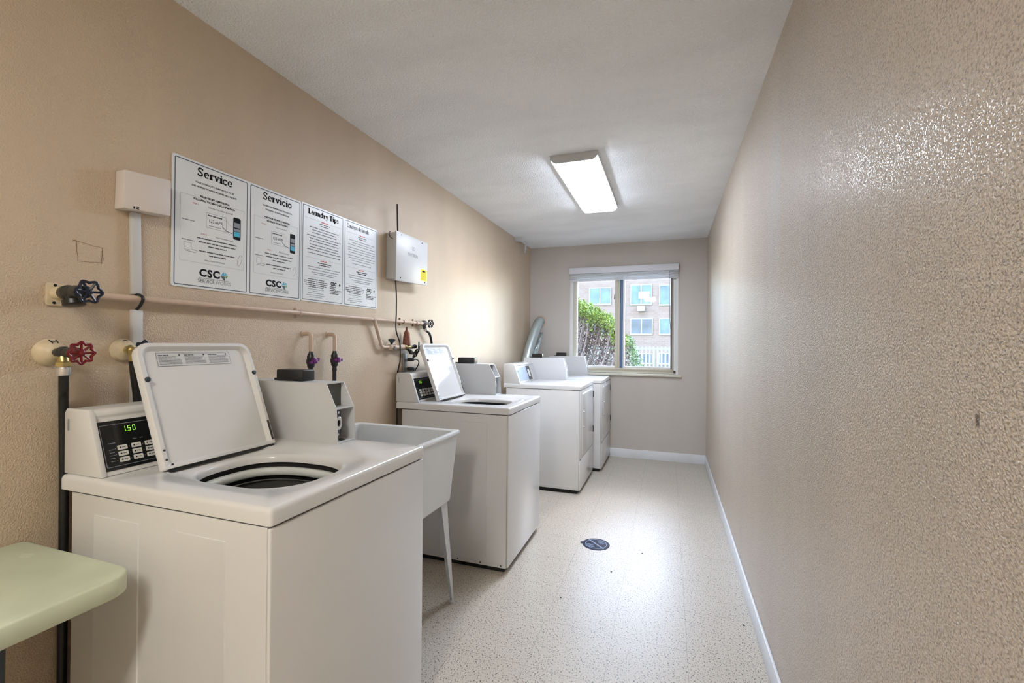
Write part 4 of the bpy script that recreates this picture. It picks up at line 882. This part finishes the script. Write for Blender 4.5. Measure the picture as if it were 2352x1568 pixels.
def tips_panel(t, y0, y1, z0, z1, head, faded):
    W_, H_ = y1 - y0, z1 - z0; A = lambda u: y0 + u * W_; C = lambda v: z1 - v * H_
    bk, gy, rd, pale, nv, bt = [MB() for _ in range(6)]; rr = random.Random(len(head) + 3); hh = H_ * .0125
    ring_rect(nv, y0, y1, z0, z1, .0030, FNP, 0, .006)
    title(bt, head, H_ * (.078 if not faded else .068), A(.50 if not faded else .40), C(.055), FNP, sx=.98 if not faded else .70)
    quad(pale, A(.05), A(.42), C(.131), C(.129), FNP); quad(pale, A(.62), A(.95), C(.131), C(.129), FNP)
    bar_line(rd, A(.52), C(.132), W_ * .17, hh, FNP, rr); bar_line(gy, A(.52), C(.157), W_ * .26, hh * .8, FNP, rr); bar_line(gy, A(.52), C(.178), W_ * .20, hh * .8, FNP, rr)
    v = .215; k = 0
    while v < .52:
        bar_line(pale if faded and k % 3 else gy if not faded else pale, A(.52), C(v), W_ * rr.choice((.84, .8, .72, .6)), hh * .72, FNP, rr); k += 1; v += .0285 if k % 3 else .036
    quad(pale, A(.05), A(.95), C(.545), C(.543), FNP)
    bar_line(rd, A(.5), C(.560), W_ * .17, hh * .9, FNP, rr); bar_line(bk, A(.52), C(.585), W_ * .34, hh * .9, FNP, rr); bar_line(bk, A(.52), C(.606), W_ * .26, hh * .9, FNP, rr)
    for v, wd in ((.64, .8), (.668, .76), (.696, .62), (.716, .5)): bar_line(pale, A(.52), C(v), W_ * wd, hh * .8, FNP, rr)
    quad(pale, A(.05), A(.95), C(.750), C(.748), FNP)
    for v, wd in ((.775, .40), (.797, .56), (.817, .56), (.837, .50), (.856, .36)): bar_line(gy, A(.32), C(v), W_ * wd, hh * .85, FNP, rr)
    for v, wd in ((.880, .38), (.900, .16), (.922, .36), (.945, .44), (.965, .30)): bar_line(pale, A(.32), C(v), W_ * wd, hh * .6, FNP, rr)
    put_text(bk, 'CSC', H_ * .052, (A(.76), C(.790)), FNP, bold=.0012, sx=1.0); bk.add([FNP(A(.92), C(.770)), FNP(A(.95), C(.79)), FNP(A(.92), C(.812)), FNP(A(.90), C(.79))], [(0, 1, 2, 3)])
    for v, wd in ((.822, .16), (.842, .14), (.862, .34), (.880, .26), (.898, .24)): bar_line(gy, A(.66), C(v), W_ * wd, hh * .9, FNP, rr, 0, 1)
    for mb, nme, mt in ((nv, 'border', 'navy'), (bt, 'title', 'ink' if not faded else 'inkpale'), (bk, 'bold_print', 'ink'), (gy, 'small_print', 'inkgrey'), (rd, 'red_print', 'red'), (pale, 'faint_print', 'inkpale')): mb.build(nme, M[mt], t, smooth=False, recalc=False)
t = poster('double-panel poster headed Service and Servicio with phone pictures', 1.067, 1.636, 1.472, 1.924)
service_panel(t, 1.075, 1.357, 1.479, 1.917, 'Service', False)
service_panel(t, 1.370, 1.629, 1.479, 1.917, 'Servicio', True)
t = poster('double-panel poster headed Laundry Tips, next to the white control box', 1.6385, 2.209, 1.474, 1.928)
tips_panel(t, 1.646, 1.917, 1.481, 1.921, 'Laundry Tips', False)
tips_panel(t, 1.931, 2.202, 1.481, 1.921, 'Consejos de lavado', True)

# ------------------------------------------------------------------ white control box with antenna
t = thing('control_box', (WX, 2.47, 1.8), 'white metal control box with yellow label and antenna on the left wall', 'control box')
b = MB(); b.box(WX, WX + .066, 2.300, 2.560, 1.664, 1.938, .003); b.build('enclosure', M['white2'], t)
b = MB(); b.prism([(2.289, 1.650), (2.289, 1.944), (2.656, 1.944), (2.650, 1.663)], WX + .067, WX + .078, .0025, axis='x'); lid = b.build('box_door', M['white2'], t)
b = MB(); FC = lambda a, c: (WX + .0786, a, c)
put_text(b, 'I 3D', .030, (2.470, 1.870), FC, sx=.9); put_text(b, 'MAXTRON', .030, (2.470, 1.829), FC, sx=.80); b.build('lettering', M['inkpale'], lid, smooth=False, recalc=False)
b = MB(); quad(b, 2.567, 2.640, 1.687, 1.762, FC); lb = b.build('warning_label', M['yellow'], lid, smooth=False, recalc=False)
b = MB(); FC2 = lambda a, c: (WX + .0790, a, c); rr = random.Random(8); quad(b, 2.585, 2.622, 1.744, 1.754, FC2)
b.build('label_heading', M['ink'], lid, smooth=False, recalc=False)
b = MB()
for i in range(8): bar_line(b, 2.603, 1.738 - i * .006, .055, .0022, FC2, rr)
b.build('label_print', mat('olive_print', (.42, .33, .01), .6), lid, smooth=False, recalc=False)
b = MB()
for y, z in ((2.343, 1.929), (2.580, 1.929), (2.335, 1.672), (2.620, 1.678)): b.lathe((WX + .078, y, z), (1, 0, 0), [(0, .004), (.002, .003)], 10)
b.build('screw', M['ink'], lid)
b = MB(); b.tube([(WX + .045, 2.352, 1.945), (WX + .050, 2.343, 1.965), (WX + .055, 2.330, 2.085), (WX + .057, 2.325, 2.112)], [.0035, .0050, .0052, .0040], 10); b.tube([(WX + .050, 2.343, 1.945), (WX + .066, 2.385, 1.941)], .0035, 8); b.build('antenna', M['black'], t)
b = MB(); b.tube(smooth_path([(WX + .030, 2.30, 1.944), (WX + .028, 2.288, 1.935), (WX + .035, 2.286, 1.91), (WX + .055, 2.287, 1.895)]), .0022, 8); b.build('loop_wire', M['black'], t)
t = thing('cable', (WX, 2.4, 1.4), 'black cable dropping from the control box to the second washer', 'cable')
b = MB(); b.tube(smooth_path([(WX + .058, 2.314, 1.655), (WX + .062, 2.318, 1.56), (WX + .060, 2.322, 1.46), (WX + .062, 2.318, 1.36), (WX + .066, 2.350, 1.29), (WX + .064, 2.360, 1.24), (WX + .056, 2.372, 1.17), (WX + .022, 2.405, 1.115), (WX + .008, 2.42, 1.06), (WX + .006, 2.42, .7)]), .0042, 10); b.build('cable_run', M['black'], t)
# outlet with two plugs
t = thing('wall_outlet', (WX, 2.52, 1.13), 'narrow grey wall outlet strip behind the second washer', 'outlet')
b = MB(); b.box(WX, WX + .014, 2.478, 2.520, .95, 1.215, .003); b.build('cover_plate', M['greymetal'], t)
for i, z in enumerate((1.176, 1.118)):
    t = thing('power_plug', (WX + .03, 2.52, z), ('upper' if i == 0 else 'lower') + ' black power plug with bent cord behind the second washer', 'plug')
    b = MB(); b.box(WX + .0205, WX + .050, 2.505, 2.548, z - .012, z + .010, .004); b.build('plug_body', M['black' if i == 0 else 'valvedark'], t)
    b = MB()
    if i == 0: pts = [(WX + .045, 2.545, z), (WX + .048, 2.585, z - .004), (WX + .044, 2.612, z - .022), (WX + .028, 2.622, z - .050), (WX + .009, 2.624, 1.095), (WX + .0065, 2.624, 1.03), (WX + .0065, 2.624, .75)]
    else: pts = [(WX + .045, 2.545, z), (WX + .040, 2.575, z + .004), (WX + .022, 2.598, z), (WX + .009, 2.606, z - .025), (WX + .0065, 2.606, 1.03), (WX + .0065, 2.606, .75)]
    b.tube(smooth_path(pts), .0038, 8); b.build('cord', M['black'], t)

# ------------------------------------------------------------------ drain and crumbs
t = thing('floor_drain', (-.431, 2.925, 0), 'round dark patterned metal drain cover in the speckled floor', 'drain')
cx, cy, R0 = -.431, 2.925, .086
b = MB(); b.lathe((cx, cy, 0), (0, 0, 1), [(0, R0), (.0015, R0), (.0022, R0 - .003)], 40); b.box(cx - R0 - .012, cx - R0 + .004, cy - .018, cy + .012, 0, .0018); b.build('grate', M['iron'], t)
b = MB(); z = .0027; fn = lambda x, y: (cx + x, cy + y, z)
stroke(b, [(-.055, .055), (.055, -.055)], .010, fn); stroke(b, el(0, 0, .066, .066, 0, 360, 40), .004, fn)
for s in (1, -1):
    for q in (.25, .5): 
        o = (s * .036, s * .036 * .9)
        stroke(b, el(o[0], o[1], .024 * q * 2, .018 * q * 2, 20, 330, 20), .0035, fn)
    for k in range(3): stroke(b, [(s * (.012 + k * .018) - .01, s * (.05 - k * .018) - .004), (s * (.012 + k * .018) + .01, s * (.05 - k * .018) + .006)], .004, fn)
b.build('raised_pattern', M['ironlight'], t, smooth=False)
for i, (x, y) in enumerate(((-.297, 2.602), (-.507, 2.251), (-.145, 2.894), (.335, 2.316))):
    b = MB(); b.lathe((x, y, 0), (0, 0, 1), [(0, .004), (.002, .0045), (.004, .002)], 7)
    tag(b.build('crumb', M['valvedark']), ['dark crumb on the floor nearest the drain, toward the camera', 'dark crumb on the floor closest to the tub leg', 'dark crumb on the floor right of the drain', 'dark crumb on the floor against the right baseboard'][i], 'crumb', 'dark crumbs on the floor')

# ------------------------------------------------------------------ dryer duct and corner pipe
t = thing('dryer_duct', (-1.5, 5.0, 1.2), 'silver foil dryer duct slanting up to the back wall in the corner', 'duct')
path = smooth_path([(-1.525, 4.86, .55), (-1.525, 4.875, .95), (-1.517, 4.93, 1.15), (-1.492, 5.05, 1.36), (-1.470, 5.13, 1.48), (-1.462, 5.19, 1.535), (-1.460, 5.262, 1.548)], 16)
b = MB(); rr_ = [.054 + .0022 * (i % 2) for i in range(len(path))]; b.tube(path, rr_, 24); b.build('duct_tube', M['foil'], t, ang=60)
b = MB(); rr = random.Random(21); rows = 14; vs = []; fs = []
for i in range(rows):
    for j in range(4): vs.append((-1.478 + i * .003 + j * .016 * (1 - .3 * i / rows) + rr.uniform(-.006, .006), 4.985 + i * .016 + rr.uniform(-.012, .012), 1.13 + i * .022 + rr.uniform(-.006, .006)))
for i in range(rows - 1):
    for j in range(3): fs.append((i * 4 + j, i * 4 + j + 1, i * 4 + j + 5, i * 4 + j + 4))
b.add(vs, fs); ft = b.build('foil_tape', M['foil'], t, ang=20, recalc=False); md = ft.modifiers.new('thick', 'SOLIDIFY'); md.thickness = .0015
b = MB(); b.lathe((-1.460, YB, 1.548), (0, -1, 0), [(0, .072), (.006, .072), (.010, .060)], 28); b.build('wall_collar', M['pipe'], t)
t = thing('sprinkler_head', (-1.55, 4.85, H), 'small white pipe bracket with drop nozzle where ceiling meets left wall', 'ceiling bracket')
b = MB(); b.box(WX, -1.50, 4.66, 4.74, H - .035, H - .001, .003); b.tube([(-1.555, 4.70, H - .018), (-1.555, 4.93, H - .018)], .011, 12); b.build('bracket', M['white2'], t)
b = MB(); b.tube([(-1.555, 4.92, H - .010), (-1.555, 4.92, H - .075)], .013, 12); b.lathe((-1.555, 4.92, H - .075), (0, 0, -1), [(0, .016), (.012, .016), (.016, .008), (.045, .006), (.046, .012), (.049, .012)], 14); b.build('nozzle', M['white2'], t)

# ------------------------------------------------------------------ outside
b = MB(); b.box(-30, 30, YB + .5, 60, -.75, -.55); struct(tag(b.build('ground', M['ground'], smooth=False)))
t = thing('apartment_building', (-2, 40, -.5), 'pale brick apartment building with sliding windows seen through the window', 'building')
b = MB(); b.box(-16, 12, 40, 46, -.55, 7.3); b.build('wall', M['brick'], t, smooth=False)
for x in (-3.75, 1.5, 5.5):
    b = MB(); b.box(x - .18, x + .18, 39.93, 40, -.55, 7.3); b.build('pilaster', M.setdefault('strip', None) or M.update(strip=mat('rust_brick_strip', (.18, .10, .07), .85, noise=.2, nscale=3)) or M['strip'], t, smooth=False)
wins = [(-6.61, -4.82, 4.79, 6.13, 'farglass'), (-3.06, -1.42, 4.70, 6.28, 'farglass'), (-.72, .95, 4.64, 6.2, 'farglass'), (-3.04, -1.35, 2.18, 3.41, 'farglassdark'), (-.72, .95, 2.18, 3.40, 'farglass'), (-6.61, -4.82, 2.18, 3.41, 'farglassdark'), (-10.6, -8.8, 4.79, 6.13, 'farglass'), (2.2, 3.9, 4.7, 6.2, 'farglass'), (2.2, 3.9, 2.18, 3.4, 'farglassdark'), (-.72, .95, -.3, .5, 'farglassdark'), (-3.04, -1.35, -.3, .45, 'farglassdark')]
for x0, x1, z0, z1, g in wins:
    b = MB(); ym = 39.94; f = .07
    for a in ((x0 - f, x1 + f, z1, z1 + f), (x0 - f, x1 + f, z0 - f * 1.6, z0), (x0 - f, x0, z0, z1), (x1, x1 + f, z0, z1), ((x0 + x1) / 2 - .04, (x0 + x1) / 2 + .04, z0, z1)): b.box(a[0], a[1], ym - .03, 40, a[2], a[3])
    fr = b.build('window', M['farframe'], t, smooth=False)
    b = MB(); b.box(x0, x1, ym, ym + .03, z0, z1); b.build('pane', M[g], fr, smooth=False)
b = MB(); b.box(-2.5, -1.9, 39.5, 40, 4.05, 4.5, .02); b.build('air_conditioner', M['greymetal'], t)
b = MB(); b.box(-2.45, -1.55, 39.9, 39.94, 5.15, 5.75); b.build('curtain', M['farframe'], t)
t = thing('picket_fence', (0, 16, -.5), 'pale metal picket fence outside at the lower right of the window', 'fence')
for z in (1.10, -.35): b = MB(); b.box(-4.1, 3.1, 15.98, 16.02, z, z + .07); b.build('rail', M['picket'], t)
x = -4
while x < 3: b = MB(); b.box(x, x + .055, 15.955, 15.98, -.5, 1.2); b.build('picket', M['picket'], t); x += .125
def leaves(n, inside, size, rnd, flat=0):
    b = MB()
    for i in range(n):
        c = Vector(inside(rnd)); d = Vector((rnd.uniform(-1, 1), rnd.uniform(-1, 1), rnd.uniform(-.3, 1))).normalized(); e = d.cross(Vector((rnd.uniform(-1, 1), rnd.uniform(-1, 1), rnd.uniform(-1, 1)))).normalized(); s = size * rnd.uniform(.6, 1.4)
        b.add([c, c + d * s * .5 + e * s * .28, c + d * s, c + d * s * .5 - e * s * .28], [(0, 1, 2, 3)])
    return b
def top_z(x): return 1.93 - max(0, (x + 1.3)) * .55 - max(0, (x + .9)) * .55
t = thing('juniper_bush', (-1.2, 7.0, -.5), 'large sloping bush with bright green crown and bare brown stems outside the window', 'bush')
rnd = random.Random(5)
def ins_top(r):
    x = r.uniform(-2.6, -.62); y = r.uniform(6.7, 7.6); tz_ = top_z(x) + .05 * math.sin(x * 17 + y * 9) + .03 * math.sin(x * 41); return (x, y, tz_ - abs(r.gauss(0, .11)))
leaves(26000, ins_top, .030, rnd).build('foliage', M['leaf'], t, smooth=False, recalc=False)
def ins_low(r):
    x = r.uniform(-2.6, -.60); tz_ = top_z(x); return (x, r.uniform(6.9, 7.6), r.uniform(-.4, tz_ - .12))
leaves(34000, ins_low, .036, rnd).build('dry_foliage', M['leafdark'], t, smooth=False, recalc=False)
for i in range(46):
    b = MB()
    x = rnd.uniform(-1.9, -.75); y = rnd.uniform(6.75, 7.3); zt = top_z(x) - .15
    b.tube(smooth_path([(x - .35 + rnd.uniform(-.1, .1), y + .1, -.5), (x - .22, y + rnd.uniform(-.1, .1), zt * .3), (x + rnd.uniform(-.06, .06), y, zt * .7), (x + .1, y, zt)], 4), [.020 - .0011 * k for k in range(13)], 6)
    b.build('stem', M['bark'], t, smooth=False)
t = thing('small_shrub', (-.5, 8.6, -.5), 'small light green shrub outside just right of the window mullion', 'shrub')
def ins_s(r):
    z = r.uniform(-.5, 1.42); h = (1.45 - z) * .20 + .03; return (-.66 + (1.3 - z) * .20 + r.gauss(0, .5) * h, 8.6 + r.uniform(-1, 1) * .25, z)
leaves(5000, ins_s, .034, rnd).build('foliage', mat('pale_green_leaves', (.09, .14, .04), .6, noise=.4, nscale=12), t, smooth=False, recalc=False)
b = MB(); b.tube([(-.38, 8.6, -.55), (-.52, 8.6, .4), (-.64, 8.6, 1.25)], [.02, .014, .006], 8); b.build('stem', M['bark'], t)
